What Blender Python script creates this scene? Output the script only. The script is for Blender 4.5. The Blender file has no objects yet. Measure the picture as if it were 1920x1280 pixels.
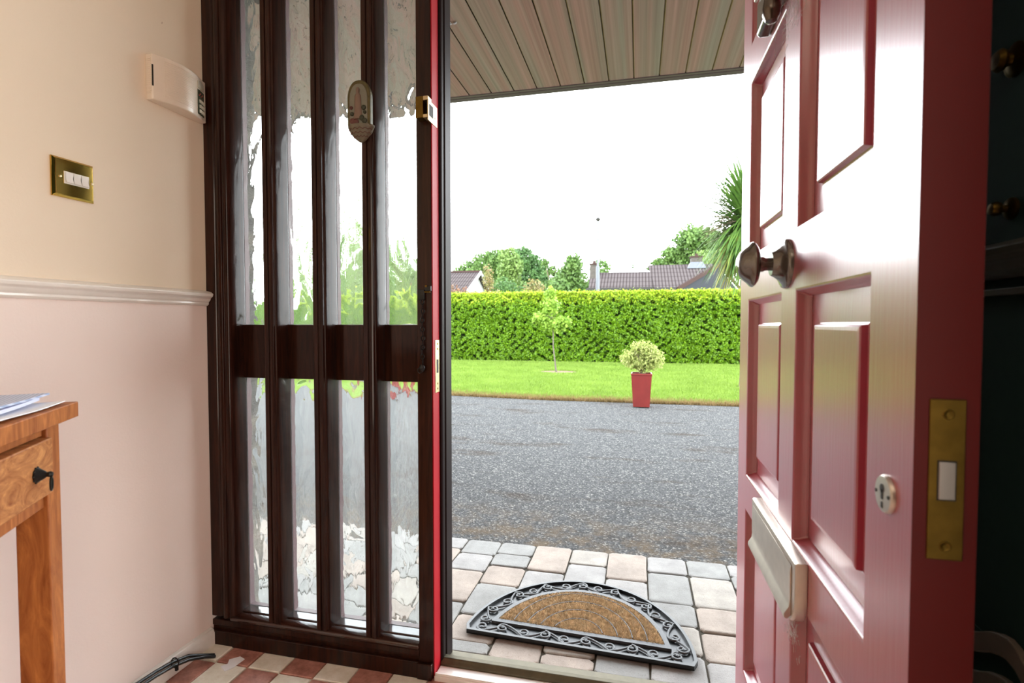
import bpy, math, random
import numpy as np
from mathutils import Vector, Matrix, Euler
R = random.Random(7)
NP = np.random.default_rng(11)
C = bpy.context.scene.collection
SC = bpy.context.scene
# ---------------------------------------------------------------- camera, light, exposure
cam = bpy.data.cameras.new('camera'); cam.sensor_width = 36; cam.lens = 18.75
cam.clip_start = .02; cam.clip_end = 500
cam.dof.use_dof = True; cam.dof.focus_distance = 1.7; cam.dof.aperture_fstop = 6.3
co = bpy.data.objects.new('camera', cam); C.objects.link(co)
co.location = (0, 0, 1.0); co.rotation_euler = (math.radians(90 - 1.89), 0, math.radians(13.38))
SC.camera = co
w = bpy.data.worlds.new('overcast_sky'); SC.world = w; w.use_nodes = True
bg = w.node_tree.nodes['Background']
_tc = w.node_tree.nodes.new('ShaderNodeTexCoord'); _sx = w.node_tree.nodes.new('ShaderNodeSeparateXYZ'); _rp = w.node_tree.nodes.new('ShaderNodeValToRGB')
w.node_tree.links.new(_tc.outputs['Generated'], _sx.inputs[0]); w.node_tree.links.new(_sx.outputs[2], _rp.inputs[0]); w.node_tree.links.new(_rp.outputs[0], bg.inputs[0])
_rp.color_ramp.elements[0].position = 0; _rp.color_ramp.elements[0].color = (.95, .98, 1, 1); _rp.color_ramp.elements[1].position = .75; _rp.color_ramp.elements[1].color = (.30, .33, .36, 1)
bg.inputs[1].default_value = 6.8      # bright haze low down, darker overcast overhead
la = bpy.data.lights.new('hall_fill_light', 'AREA'); la.shape = 'DISK'; la.size = .9; la.energy = 2; la.color = (1, .80, .60)  # unseen warm fill added behind the viewer to brighten the left wall
lo = bpy.data.objects.new('hall_fill_light', la); C.objects.link(lo); lo.location = (-.30, -.75, 2.28)
lb_ = bpy.data.lights.new('side_fill_light', 'AREA'); lb_.shape = 'RECTANGLE'; lb_.size = .85; lb_.size_y = 1.7; lb_.energy = 15; lb_.color = (1, .86, .72)
lp_ = bpy.data.objects.new('side_fill_light', lb_); C.objects.link(lp_); lp_.location = (.62, -.50, 1.15); lp_.rotation_euler = (0, math.radians(90), 0)   # added fill beyond the right wall, brightening the left wall through an opening
lp_.rotation_euler = (math.radians(90), 0, math.radians(90))
SC.view_settings.view_transform = 'Standard'; SC.view_settings.look = 'None'
SC.view_settings.gamma = 1; SC.view_settings.use_curve_mapping = False
SC.view_settings.exposure = 1.1
try:
    SC.cycles.max_bounces = 16; SC.cycles.transmission_bounces = 16; SC.cycles.diffuse_bounces = 8
    SC.cycles.caustics_refractive = True; SC.cycles.blur_glossy = .3; SC.cycles.sample_clamp_indirect = 12
except Exception: pass

# ---------------------------------------------------------------- materials
MATS = {}
def nm(name):
    m = bpy.data.materials.new(name); m.use_nodes = True; MATS[name] = m
    nt = m.node_tree; b = nt.nodes['Principled BSDF']
    return m, nt, b
def N(nt, t, **kw):
    n = nt.nodes.new(t)
    for k, v in kw.items():
        if k in n.inputs: n.inputs[k].default_value = v
        else: setattr(n, k, v)
    return n
def coords(nt, scale=(1, 1, 1), rot=(0, 0, 0)):
    tc = nt.nodes.new('ShaderNodeTexCoord'); mp = nt.nodes.new('ShaderNodeMapping')
    mp.inputs['Scale'].default_value = scale; mp.inputs['Rotation'].default_value = rot
    nt.links.new(tc.outputs['Object'], mp.inputs[0]); return mp.outputs[0]
def ramp(nt, fac, stops):
    r = nt.nodes.new('ShaderNodeValToRGB'); e = r.color_ramp.elements
    while len(e) < len(stops): e.new(.5)
    for i, (p, c) in enumerate(stops): e[i].position = p; e[i].color = (*c, 1)
    nt.links.new(fac, r.inputs[0]); return r.outputs[0]
def noise(nt, vec, scale, detail=4, rough=.55, dist=0):
    n = N(nt, 'ShaderNodeTexNoise', Scale=scale, Detail=detail, Roughness=rough, Distortion=dist)
    nt.links.new(vec, n.inputs['Vector']); return n.outputs['Fac']
def bump(nt, b, h, strength=.3, dist=.01):
    n = nt.nodes.new('ShaderNodeBump'); n.inputs['Strength'].default_value = strength; n.inputs['Distance'].default_value = dist
    nt.links.new(h, n.inputs['Height']); nt.links.new(n.outputs[0], b.inputs['Normal'])
def mixc(nt, f, a, bb, mode='MIX'):
    m = nt.nodes.new('ShaderNodeMix'); m.data_type = 'RGBA'; m.blend_type = mode
    if isinstance(f, (int, float)): m.inputs[0].default_value = f
    else: nt.links.new(f, m.inputs[0])
    for s, v in ((6, a), (7, bb)):
        if isinstance(v, tuple): m.inputs[s].default_value = (*v, 1)
        else: nt.links.new(v, m.inputs[s])
    return m.outputs[2]
def solid(name, col, rough=.5, metal=0, var=.12, nscale=30, bmp=0, spec=.5, coat=0, coatr=.1, scale=(1, 1, 1), sheen=0):
    m, nt, b = nm(name)
    v = coords(nt, scale)
    n = noise(nt, v, nscale)
    c = ramp(nt, n, [(.25, tuple(max(0, x * (1 - var)) for x in col)), (.75, tuple(min(1, x * (1 + var)) for x in col))])
    nt.links.new(c, b.inputs['Base Color'])
    b.inputs['Roughness'].default_value = rough; b.inputs['Metallic'].default_value = metal
    b.inputs['Specular IOR Level'].default_value = spec
    b.inputs['Coat Weight'].default_value = coat; b.inputs['Coat Roughness'].default_value = coatr
    if sheen:
        b.inputs['Sheen Weight'].default_value = sheen; b.inputs['Sheen Roughness'].default_value = .35
    if bmp: bump(nt, b, n, bmp, .004)
    return m

def wood(name, dark, light, rough=.35, scale=(6, 6, 1), coat=.3, nscale=6, bmp=.05, coatr=.1, dist=1.2):
    m, nt, b = nm(name)
    v = coords(nt, scale)
    n = noise(nt, v, nscale, 8, .65, dist)
    c = ramp(nt, n, [(.3, dark), (.55, tuple((a + c_) / 2 for a, c_ in zip(dark, light))), (.72, light)])
    nt.links.new(c, b.inputs['Base Color']); b.inputs['Roughness'].default_value = rough
    b.inputs['Coat Weight'].default_value = coat; b.inputs['Coat Roughness'].default_value = coatr
    bump(nt, b, n, bmp, .002)
    return m

solid('red_gloss_paint', (.26, .016, .03), .36, var=.10, nscale=9, coat=1, coatr=.25, spec=.35, sheen=.6)
m = MATS['red_gloss_paint']; nt = m.node_tree; b = nt.nodes['Principled BSDF']
v = coords(nt, (60, 60, 4)); h = noise(nt, v, 3, 5); bump(nt, b, h, .25, .0015)
b.inputs['Coat IOR'].default_value = 1.8; b.inputs['Sheen Tint'].default_value = (1, .66, .74, 1); b.inputs['Sheen Roughness'].default_value = .22
solid('dark_trim', (.012, .006, .006), .5, spec=.12)
solid('bead_paint', (.07, .016, .02), .5)
solid('red_edge_shade', (.10, .004, .004), .5, var=.12, nscale=8, spec=.3)  # shade on the door's near edge put into a darker red
solid('red_reveal_paint', (.36, .006, .014), .5, var=.10, nscale=8, spec=.2)
wood('mahogany', (.009, .0032, .0025), (.046, .014, .007), .32, (14, 14, .9), .35, 4, .04, .12)
wood('sill_varnish', (.012, .0042, .003), (.060, .018, .009), .2, (.9, 14, 14), 1, 4, .02, .06)
wood('table_wood', (.20, .05, .010), (.52, .19, .05), .5, (5, 5, 1.3), .0, 5, .04, .15, 2.5)
wood('table_drawer_wood', (.22, .06, .015), (.62, .29, .10), .5, (3, 3, 7), .0, 5, .04, .15, 3)
# interior walls
def plaster(name, col, dark):
    m, nt, b = nm(name); v = coords(nt)
    n1 = noise(nt, v, 1.6, 3); n2 = noise(nt, v, 160, 3)
    c = ramp(nt, n1, [(.3, dark), (.7, col)])
    spots = noise(nt, v, 26, 2)
    s = ramp(nt, spots, [(.795, (1, 1, 1)), (.82, (.6, .5, .42))])
    c = mixc(nt, 1.0, c, s, 'MULTIPLY')
    nt.links.new(c, b.inputs['Base Color']); b.inputs['Roughness'].default_value = .55
    bump(nt, b, n2, .12, .002); return m
plaster('wall_cream', (.86, .74, .59), (.82, .69, .53))
plaster('wall_pink', (.90, .79, .74), (.87, .75, .69))
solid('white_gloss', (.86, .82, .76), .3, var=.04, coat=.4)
solid('back_wall_dark', (.16, .12, .09), .7)  # unseen back wall darkened to dim its reflection in the window frame
solid('rail_painted_shade', (.10, .10, .085), .4)  # white right-hand rail, its shadow put into the base colour
solid('ceiling_paint', (.8, .78, .74), .8, var=.02)
solid('dark_green', (.012, .045, .038), .7, var=.2, nscale=4)  # even dark green base colour for the right wall
solid('baseboard_paint', (.82, .80, .76), .4, var=.08, nscale=20, coat=.2)
def tile(name, a, bb):
    m, nt, b = nm(name); v = coords(nt); n = noise(nt, v, 22, 6, .7); n2 = noise(nt, v, 140, 3)
    c = ramp(nt, n, [(.35, a), (.65, bb)]); nt.links.new(c, b.inputs['Base Color'])
    b.inputs['Roughness'].default_value = .38; bump(nt, b, n2, .15, .001); return m
tile('tile_cream', (.72, .67, .55), (.90, .87, .78)); tile('tile_terracotta', (.28, .11, .085), (.56, .27, .21))
solid('grout', (.55, .48, .36), .9, var=.2, nscale=60)
# outside
def paver(name, col):
    m, nt, b = nm(name); v = coords(nt); n = noise(nt, v, 9, 6, .7); n2 = noise(nt, v, 260, 3)
    c = ramp(nt, n, [(.3, tuple(x * .72 for x in col)), (.7, tuple(min(1, x * 1.15) for x in col))])
    s = ramp(nt, n2, [(.25, (.55, .5, .45)), (.42, (1, 1, 1))]); c = mixc(nt, .8, c, s, 'MULTIPLY')
    nt.links.new(c, b.inputs['Base Color']); b.inputs['Roughness'].default_value = .8; bump(nt, b, n2, .35, .003); return m
PAV = [paver('paver_grey', (.28, .275, .26)), paver('paver_pink', (.37, .305, .255)), paver('paver_cream', (.38, .345, .30)), paver('paver_pale', (.33, .315, .30))]
solid('joint_soil', (.055, .045, .03), .95, var=.5, nscale=90, bmp=.5)
m, nt, b = nm('gravel'); v = coords(nt)
vo = N(nt, 'ShaderNodeTexVoronoi', Scale=125.0); nt.links.new(v, vo.inputs['Vector'])
sep = nt.nodes.new('ShaderNodeSeparateColor'); nt.links.new(vo.outputs['Color'], sep.inputs[0])
c1 = ramp(nt, sep.outputs[0], [(0, (.065, .065, .065)), (.5, (.095, .095, .095)), (.85, (.135, .135, .133)), (1, (.30, .29, .265))])
big = noise(nt, v, 1.1, 5, .65); mp2 = coords(nt, (.7, 2.2, 1)); big2 = noise(nt, mp2, 1.4, 6, .7)
f = ramp(nt, big2, [(.55, (0, 0, 0)), (.66, (1, 1, 1))])
c2 = mixc(nt, f, c1, mixc(nt, .5, c1, (.055, .037, .025)))
sepc = nt.nodes.new('ShaderNodeTexCoord'); sx = nt.nodes.new('ShaderNodeSeparateXYZ'); nt.links.new(sepc.outputs['Object'], sx.inputs[0])
def mrange(nt, val, a, bb):
    q = nt.nodes.new('ShaderNodeMapRange'); q.inputs[1].default_value = a; q.inputs[2].default_value = bb
    nt.links.new(val, q.inputs[0]); return q.outputs[0]
near = mrange(nt, sx.outputs[1], 2.95, 2.35)
mul = nt.nodes.new('ShaderNodeMath'); mul.operation = 'MULTIPLY'; nt.links.new(near, mul.inputs[0])
k2 = noise(nt, v, 7, 5, .7); kr = ramp(nt, k2, [(.42, (0, 0, 0)), (.62, (1, 1, 1))]); nt.links.new(kr, mul.inputs[1])
c3 = mixc(nt, mul.outputs[0], c2, mixc(nt, .6, c1, (.17, .12, .07)))
nt.links.new(c3, b.inputs['Base Color']); b.inputs['Roughness'].default_value = .75
b.inputs['Specular IOR Level'].default_value = .0; b.inputs['Roughness'].default_value = 1; bump(nt, b, vo.outputs['Distance'], .6, .005)
solid('lawn_soil', (.12, .17, .03), .95, var=.2, nscale=4)
solid('bare_earth', (.19, .14, .08), .95, var=.25, nscale=40, bmp=.5)
def leafmat(name, a, bb, ns=3, trans=.25, rough=.45):
    m, nt, b = nm(name); v = coords(nt); n = noise(nt, v, ns, 5, .8)
    c = ramp(nt, n, [(.32, a), (.68, bb)]); nt.links.new(c, b.inputs['Base Color'])
    b.inputs['Roughness'].default_value = rough
    t = nt.nodes.new('ShaderNodeBsdfTranslucent'); nt.links.new(c, t.inputs[0])
    mx = nt.nodes.new('ShaderNodeMixShader'); mx.inputs[0].default_value = trans; b.inputs['Specular IOR Level'].default_value = .25
    out = nt.nodes['Material Output']; nt.links.new(b.outputs[0], mx.inputs[1]); nt.links.new(t.outputs[0], mx.inputs[2])
    nt.links.new(mx.outputs[0], out.inputs[0]); return m
leafmat('hedge_leaf', (.026, .095, .002), (.20, .36, .010), 14)
MATS['hedge_leaf'].node_tree.nodes['Principled BSDF'].inputs['Specular IOR Level'].default_value = .3
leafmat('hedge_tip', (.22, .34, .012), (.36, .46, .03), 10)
leafmat('grass', (.16, .26, .035), (.26, .38, .065), 1.5, .3, .6)
leafmat('dry_grass', (.20, .14, .05), (.32, .22, .10), 6, .3, .7)
leafmat('tree_green', (.06, .13, .035), (.15, .24, .06), .8)
leafmat('tree_light', (.11, .20, .05), (.21, .30, .085), .8)
leafmat('tree_dark', (.04, .10, .03), (.10, .19, .055), .8)
leafmat('shrub_orange', (.14, .19, .05), (.28, .18, .09), 1.5)
leafmat('shrub_red', (.16, .12, .05), (.28, .11, .08), 2)
leafmat('sapling_leaf', (.15, .31, .03), (.38, .50, .09), 5, .35)
leafmat('variegated_leaf', (.20, .30, .05), (.62, .62, .24), 30, .3)
leafmat('cordyline_leaf', (.03, .085, .02), (.12, .21, .035), 5, .2)
leafmat('cordyline_dry', (.17, .21, .03), (.32, .27, .07), 5, .25)
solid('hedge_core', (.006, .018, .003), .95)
solid('bark', (.16, .12, .08), .9, var=.3, nscale=20, bmp=.4)
solid('pale_bark', (.13, .11, .085), .85, var=.35, nscale=50, bmp=.3)
solid('planter_red', (.20, .024, .02), .3, var=.15, nscale=7, coat=.5)
solid('soil', (.05, .035, .02), .95, var=.4, nscale=80, bmp=.6)
# soffit boards
for _k in ('table_wood', 'table_drawer_wood'): MATS[_k].node_tree.nodes['Principled BSDF'].inputs['Specular IOR Level'].default_value = .2
MATS['mahogany'].node_tree.nodes['Principled BSDF'].inputs['Specular IOR Level'].default_value = .08
m, nt, b = nm('soffit_board'); v = coords(nt, (75, .6, 1)); n = noise(nt, v, 1.0, 4, .6); v2 = coords(nt, (16, .3, 1)); n2 = noise(nt, v2, 1.0, 2)
c = ramp(nt, n, [(.3, (.27, .175, .135)), (.7, (.40, .28, .225))]); c2_ = ramp(nt, n2, [(.35, (.85, 1, .92)), (.65, (1.1, .88, .85))])
nt.links.new(mixc(nt, 1, c, c2_, 'MULTIPLY'), b.inputs['Base Color']); b.inputs['Roughness'].default_value = .5
solid('soffit_groove', (.34, .25, .10), .5, var=.1)
solid('soffit_dark', (.035, .025, .02), .6)
solid('gutter_brown', (.10, .065, .06), .4)
m, nt, b = nm('stone'); v = coords(nt, (1, 1, 1.6)); vo = N(nt, 'ShaderNodeTexVoronoi', Scale=7.0); vo.feature = 'F1'; nt.links.new(v, vo.inputs['Vector'])
n = noise(nt, v, 30, 6, .75); c = ramp(nt, n, [(.3, (.09, .078, .066)), (.7, (.26, .225, .19))])
vr = ramp(nt, vo.outputs['Distance'], [(.05, (1.25, 1.2, 1.1)), (.6, (.55, .55, .55))]); nt.links.new(mixc(nt, 1, c, vr, 'MULTIPLY'), b.inputs['Base Color']); b.inputs['Roughness'].default_value = .9; bump(nt, b, n, .8, .02)
m, nt, b = nm('roof_tiles'); wv = N(nt, 'ShaderNodeTexWave', Scale=1.5); wv.bands_direction = 'X'; nt.links.new(coords(nt), wv.inputs['Vector'])
wv2 = N(nt, 'ShaderNodeTexWave', Scale=.9, Distortion=.5); wv2.bands_direction = 'Z'; nt.links.new(coords(nt), wv2.inputs['Vector'])
c = ramp(nt, wv.outputs['Color'], [(0, (.045, .036, .035)), (.6, (.095, .081, .080))]); c_ = ramp(nt, wv2.outputs['Color'], [(0, (.75, .75, .75)), (.3, (1, 1, 1))])
nt.links.new(mixc(nt, 1, c, c_, 'MULTIPLY'), b.inputs['Base Color']); b.inputs['Roughness'].default_value = 1; b.inputs['Specular IOR Level'].default_value = 0
solid('render_white', (.36, .36, .36), .8, var=.03); solid('render_grey', (.035, .037, .043), .9, spec=.05, var=.05); solid('brick_grey', (.06, .052, .044), .9, var=.3, nscale=9)
solid('fascia_brown', (.045, .027, .024), .9, spec=.1); solid('lead_flashing', (.10, .11, .13), .5); solid('galvanised', (.09, .10, .115), .4, metal=.3)
# metals and fittings
solid('polished_brass', (.55, .36, .08), .10, 1, .05, 4); solid('weather_bar', (.10, .085, .05), .55, .5, .2, 40); solid('aged_brass', (.15, .09, .018), .42, 1, .25, 60)
solid('pale_brass', (.62, .50, .30), .35, 1, .15, 30); solid('steel', (.36, .32, .30), .3, 1, .05)
solid('dark_bronze', (.085, .062, .045), .26, .75, .15, 20, coat=.6); solid('bronze_knob', (.13, .115, .095), .24, .6, .1, 20, coat=1)
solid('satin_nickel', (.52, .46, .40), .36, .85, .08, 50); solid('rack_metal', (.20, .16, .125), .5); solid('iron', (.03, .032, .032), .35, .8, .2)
solid('white_plastic', (.82, .80, .76), .25, var=.02); solid('alarm_plastic', (.83, .72, .60), .32, var=.03, coat=.4)
solid('slot_dark', (.02, .018, .015), .7); solid('alarm_panel', (.10, .13, .09), .15, coat=.8); solid('led_red', (.45, .06, .05), .4); solid('key_pad', (.55, .52, .42), .4)
solid('rubber', (.010, .011, .012), .42, var=.2, nscale=50, coat=.15); solid('rubber_dusty', (.075, .080, .085), .5, var=.2, nscale=50)
solid('coir', (.58, .44, .28), .95, var=.45, nscale=70); solid('coir_dark', (.34, .22, .10), .95, var=.4, nscale=220)
solid('cable', (.02, .024, .027), .3, var=.1, coat=.3); solid('paper_white', (.86, .88, .92), .6, var=.03)
m, nt, b = nm('paper_blue'); wv = N(nt, 'ShaderNodeTexWave', Scale=75.0); wv.bands_direction = 'DIAGONAL'; nt.links.new(coords(nt), wv.inputs['Vector'])
c = ramp(nt, wv.outputs['Color'], [(.4, (.34, .42, .62)), (.7, (.60, .67, .84))]); nt.links.new(c, b.inputs['Base Color'])
solid('paper_lilac', (.66, .69, .86), .6, var=.03)
solid('paper_edge', (.07, .09, .25), .7)
solid('antique_white', (.14, .12, .08), .5, var=.2, nscale=90, bmp=.2); solid('olive_gilt', (.085, .07, .025), .45, .3, .3, 80); solid('relief_pale', (.17, .165, .125), .5); solid('relief_robe', (.17, .11, .08), .55)
solid('relief_red', (.11, .035, .028), .6); solid('relief_green', (.03, .035, .018), .6)
solid('cobweb', (.5, .49, .48), .9, var=.02)
# rippled glass
def rippled():
    m, nt, b = nm('rippled_glass')
    b.inputs['Base Color'].default_value = (.97, 1, .985, 1)
    b.inputs['Transmission Weight'].default_value = 1; b.inputs['Roughness'].default_value = .0; b.inputs['IOR'].default_value = 1.5
    v = coords(nt, (17, 1, 9)); n1 = noise(nt, v, 1.0, 1.2, .5, 1.0); v2 = coords(nt, (70, 1, 26)); n2 = noise(nt, v2, 1.0, 2, .5, .6)
    ad = nt.nodes.new('ShaderNodeMath'); ad.operation = 'MULTIPLY_ADD'; ad.inputs[1].default_value = .09
    nt.links.new(n2, ad.inputs[0]); nt.links.new(n1, ad.inputs[2])
    bump(nt, b, ad.outputs[0], 1.0, .0068)
    t = nt.nodes.new('ShaderNodeBsdfTranslucent'); t.inputs[0].default_value = (.95, 1, 1, 1); mx = nt.nodes.new('ShaderNodeMixShader'); mx.inputs[0].default_value = .10
    nt.links.new(b.outputs[0], mx.inputs[1]); nt.links.new(t.outputs[0], mx.inputs[2]); nt.links.new(mx.outputs[0], nt.nodes['Material Output'].inputs[0])
rippled()
m, nt, b = nm('clear_glass'); b.inputs['Base Color'].default_value = (.97, 1, .985, 1); b.inputs['Transmission Weight'].default_value = 1; b.inputs['Roughness'].default_value = 0; b.inputs['IOR'].default_value = 1.5

# ---------------------------------------------------------------- mesh helpers
class MB:
    def __init__(s): s.v = []; s.f = []; s.mi = []; s.m = 0
    def add(s, vs, fs):
        o = len(s.v); s.v += [tuple(p) for p in vs]
        for f in fs: s.f.append(tuple(i + o for i in f)); s.mi.append(s.m)
    def box(s, x0, x1, y0, y1, z0, z1):
        s.add([(x, y, z) for x in (x0, x1) for y in (y0, y1) for z in (z0, z1)],
              [(0, 1, 3, 2), (4, 6, 7, 5), (0, 4, 5, 1), (2, 3, 7, 6), (0, 2, 6, 4), (1, 5, 7, 3)]); return s
    def hexa(s, p):   # 8 points: bottom 4 ccw, top 4 ccw
        s.add(p, [(3, 2, 1, 0), (4, 5, 6, 7), (0, 1, 5, 4), (1, 2, 6, 5), (2, 3, 7, 6), (3, 0, 4, 7)]); return s
    def prism(s, prof, axis, a, b):   # prof 2D list in the other two axes (cyclic order)
        def pt(u, v, t):
            return {'x': (t, u, v), 'y': (u, t, v), 'z': (u, v, t)}[axis]
        n = len(prof); s.add([pt(u, v, a) for u, v in prof] + [pt(u, v, b) for u, v in prof],
            [tuple(range(n - 1, -1, -1)), tuple(range(n, 2 * n))] + [(i, (i + 1) % n, n + (i + 1) % n, n + i) for i in range(n)]); return s
    def ring_loft(s, rings, cap=True, closed=True):
        n = len(rings[0]); vs = [p for r in rings for p in r]; fs = []
        for k in range(len(rings) - 1):
            for i in range(n if closed else n - 1):
                j = (i + 1) % n; fs.append((k * n + i, k * n + j, (k + 1) * n + j, (k + 1) * n + i))
        if cap: fs += [tuple(range(n - 1, -1, -1)), tuple(range((len(rings) - 1) * n, len(rings) * n))]
        s.add(vs, fs); return s
    def tube(s, path, r, n=10, flat=1.0):
        P = [Vector(p) for p in path]; rings = []; up = None
        rr = r if isinstance(r, (list, tuple)) else [r] * len(P)
        for i, p in enumerate(P):
            d = (P[min(i + 1, len(P) - 1)] - P[max(i - 1, 0)]).normalized()
            if up is None: up = Vector((0, 0, 1)) if abs(d.z) < .9 else Vector((1, 0, 0))
            a = d.cross(up)
            if a.length < 1e-5: a = d.orthogonal()
            a.normalize(); bb = a.cross(d).normalized(); up = bb
            rings.append([p + a * math.cos(t * 2 * math.pi / n) * rr[i] + bb * math.sin(t * 2 * math.pi / n) * rr[i] * flat for t in range(n)])
        return s.ring_loft(rings)
    def lathe(s, prof, o, axis=(0, 0, 1), n=28, sx=1.0):  # prof: (r, h) along axis
        a = Vector(axis).normalized(); u = Vector((0, 0, 1)) if abs(a.z) < .9 else Vector((1, 0, 0))
        u = (u - a * u.dot(a)).normalized(); v = a.cross(u); o = Vector(o)
        return s.ring_loft([[o + a * h + (u * math.cos(t * 2 * math.pi / n) + v * math.sin(t * 2 * math.pi / n) * sx) * max(r, 1e-4) for t in range(n)] for r, h in prof])
    def torus(s, c, nrm, Rr, r, n=24, k=8, squash=1.0, up=(0, 0, 1)):
        nrm = Vector(nrm).normalized(); u = Vector(up); u = (u - nrm * u.dot(nrm)).normalized(); v = nrm.cross(u); c = Vector(c)
        vs = []; fs = []
        for i in range(n):
            t = 2 * math.pi * i / n; d = u * math.cos(t) + v * math.sin(t) * squash; dn = (u * math.cos(t) + v * math.sin(t)).normalized()
            for j in range(k):
                q = 2 * math.pi * j / k; vs.append(c + d * Rr + dn * r * math.cos(q) + nrm * r * math.sin(q))
        for i in range(n):
            for j in range(k): fs.append((i * k + j, ((i + 1) % n) * k + j, ((i + 1) % n) * k + (j + 1) % k, i * k + (j + 1) % k))
        s.add(vs, fs); return s
    def build(s, name, mats, parent=None, smooth=False, bevel=0, origin=None, seg=2):
        me = bpy.data.meshes.new(name)
        o3 = Vector(origin) if origin else Vector((0, 0, 0))
        me.from_pydata([tuple(Vector(p) - o3) for p in s.v], [], s.f)
        if isinstance(mats, str): mats = [mats]
        for k in mats: me.materials.append(MATS[k])
        me.polygons.foreach_set('material_index', s.mi); me.update()
        import bmesh
        bm = bmesh.new(); bm.from_mesh(me); bmesh.ops.recalc_face_normals(bm, faces=bm.faces); bm.to_mesh(me); bm.free()
        o = bpy.data.objects.new(name, me); C.objects.link(o); o.location = o3
        if parent: o.parent = parent; o.matrix_parent_inverse = Matrix.Translation(-Vector(parent.location)) if False else parent.matrix_basis.inverted()
        if bevel:
            b = o.modifiers.new('bevel', 'BEVEL'); b.width = bevel; b.segments = seg; b.limit_method = 'ANGLE'; b.angle_limit = math.radians(35)
        if smooth or bevel:
            me.shade_smooth() if hasattr(me, 'shade_smooth') else None
            try: me.set_sharp_from_angle(angle=math.radians(40))
            except Exception: pass
        return o
def tag(o, label=None, cat=None, group=None, kind=None):
    if label: o['label'] = label
    if cat: o['category'] = cat
    if group: o['group'] = group
    if kind: o['kind'] = kind
    return o
def thing(name, label, cat, loc=(0, 0, 0), rz=0, group=None, kind=None):
    o = bpy.data.objects.new(name, None); C.objects.link(o); o.location = loc; o.rotation_euler = (0, 0, rz); o.empty_display_size = .05
    return tag(o, label, cat, group, kind)
def fast_mesh(name, V, F, mat_names, mi=None, parent=None, smooth=False):
    me = bpy.data.meshes.new(name); nv = len(V); nf, k = F.shape
    me.vertices.add(nv); me.vertices.foreach_set('co', V.astype(np.float32).ravel())
    me.loops.add(nf * k); me.loops.foreach_set('vertex_index', F.astype(np.int32).ravel())
    me.polygons.add(nf); me.polygons.foreach_set('loop_start', np.arange(0, nf * k, k, dtype=np.int32))
    for q in mat_names: me.materials.append(MATS[q])
    if mi is not None: me.polygons.foreach_set('material_index', mi.astype(np.int32))
    me.update(calc_edges=True); me.validate()
    o = bpy.data.objects.new(name, me); C.objects.link(o)
    if parent: o.parent = parent; o.matrix_parent_inverse = parent.matrix_basis.inverted()
    return o
def leaves(P, size, droop=None, nrm=None, spread=1.0, asp=.55):
    """pointed folded leaves: 4 verts, 2 tris-as-quads; returns V,F"""
    n = len(P); a = NP.normal(size=(n, 3)); a /= np.linalg.norm(a, axis=1)[:, None]
    if nrm is not None:
        a = nrm + a * spread; a /= np.linalg.norm(a, axis=1)[:, None]
    t = NP.normal(size=(n, 3)); t -= a * (t * a).sum(1)[:, None]; t /= np.linalg.norm(t, axis=1)[:, None]
    s = np.cross(a, t); L = (size * NP.uniform(.6, 1.25, n))[:, None]
    V = np.stack([P - t * L * .5, P + s * L * asp * .5 + a * L * .08, P + t * L * .5, P - s * L * asp * .5 + a * L * .08], 1).reshape(-1, 3)
    F = np.arange(4 * n).reshape(n, 4); return V, F
def crown(name, blobs, count, size, mat, parent, shell=.55):
    vol = np.array([b_[3] * b_[4] * b_[5] for b_ in blobs]) ** .67; vol /= vol.sum(); P = []; Nn = []
    for bb, f in zip(blobs, vol):
        k = max(8, int(count * f)); d = NP.normal(size=(k, 3)); d /= np.linalg.norm(d, axis=1)[:, None]
        r = NP.uniform(shell, 1.0, k)[:, None] * (1 + .16 * np.sin(d[:, :1] * 7 + bb[0]) * np.cos(d[:, 2:] * 6 + bb[2]))
        P.append(np.array(bb[:3]) + d * r * np.array(bb[3:6])); Nn.append(d)
    P = np.concatenate(P); Nn = np.concatenate(Nn); V, F = leaves(P, size, nrm=Nn, spread=1.1, asp=.7)
    return fast_mesh(name, V, F, [mat], parent=parent)

# ================================================================= THE SETTING
XW, XR, YF = -1.294, .44, 1.38
# floor tiles
f = MB(); f.m = 2; f.box(XW - .1, XR + .1, -3.2, 1.45, -.08, -.006)
xs = [XW] + [-1.212 + .107 * i for i in range(16)] + [XR + .02]; xs = [x for x in xs if x <= XR + .02]
ys = [1.40, 1.304] + [1.304 - .107 * j for j in range(1, 42)]
for i in range(len(xs) - 1):
    for j in range(len(ys) - 1):
        x0, x1, y1, y0 = xs[i], xs[i + 1], ys[j], ys[j + 1]
        if x1 - x0 < .02: continue
        f.m = 0 if (i + j) % 2 == 0 else 1; g = .0022; z = R.uniform(-.0015, .0015) + (.004 if i == 0 and j == 0 else 0)
        c = .002; f.add([(x0 + g, y0 + g, -.01), (x1 - g, y0 + g, -.01), (x1 - g, y1 - g, -.01), (x0 + g, y1 - g, -.01),
            (x0 + g, y0 + g, z - c), (x1 - g, y0 + g, z - c), (x1 - g, y1 - g, z - c), (x0 + g, y1 - g, z - c),
            (x0 + g + c, y0 + g + c, z), (x1 - g - c, y0 + g + c, z), (x1 - g - c, y1 - g - c, z), (x0 + g + c, y1 - g - c, z)],
            [(0, 1, 5, 4), (1, 2, 6, 5), (2, 3, 7, 6), (3, 0, 4, 7), (4, 5, 9, 8), (5, 6, 10, 9), (6, 7, 11, 10), (7, 4, 8, 11), (8, 9, 10, 11)])
tag(f.build('floor', ['tile_cream', 'tile_terracotta', 'grout']), 'chequered hall floor of cream and terracotta square tiles', 'floor', kind='structure')
wl = MB(); wl.box(XW - .12, XW, -3.2, 1.47, 1.075, 2.36); wl.m = 1; wl.box(XW - .12, XW, -3.2, 1.47, -.05, 1.075)
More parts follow.
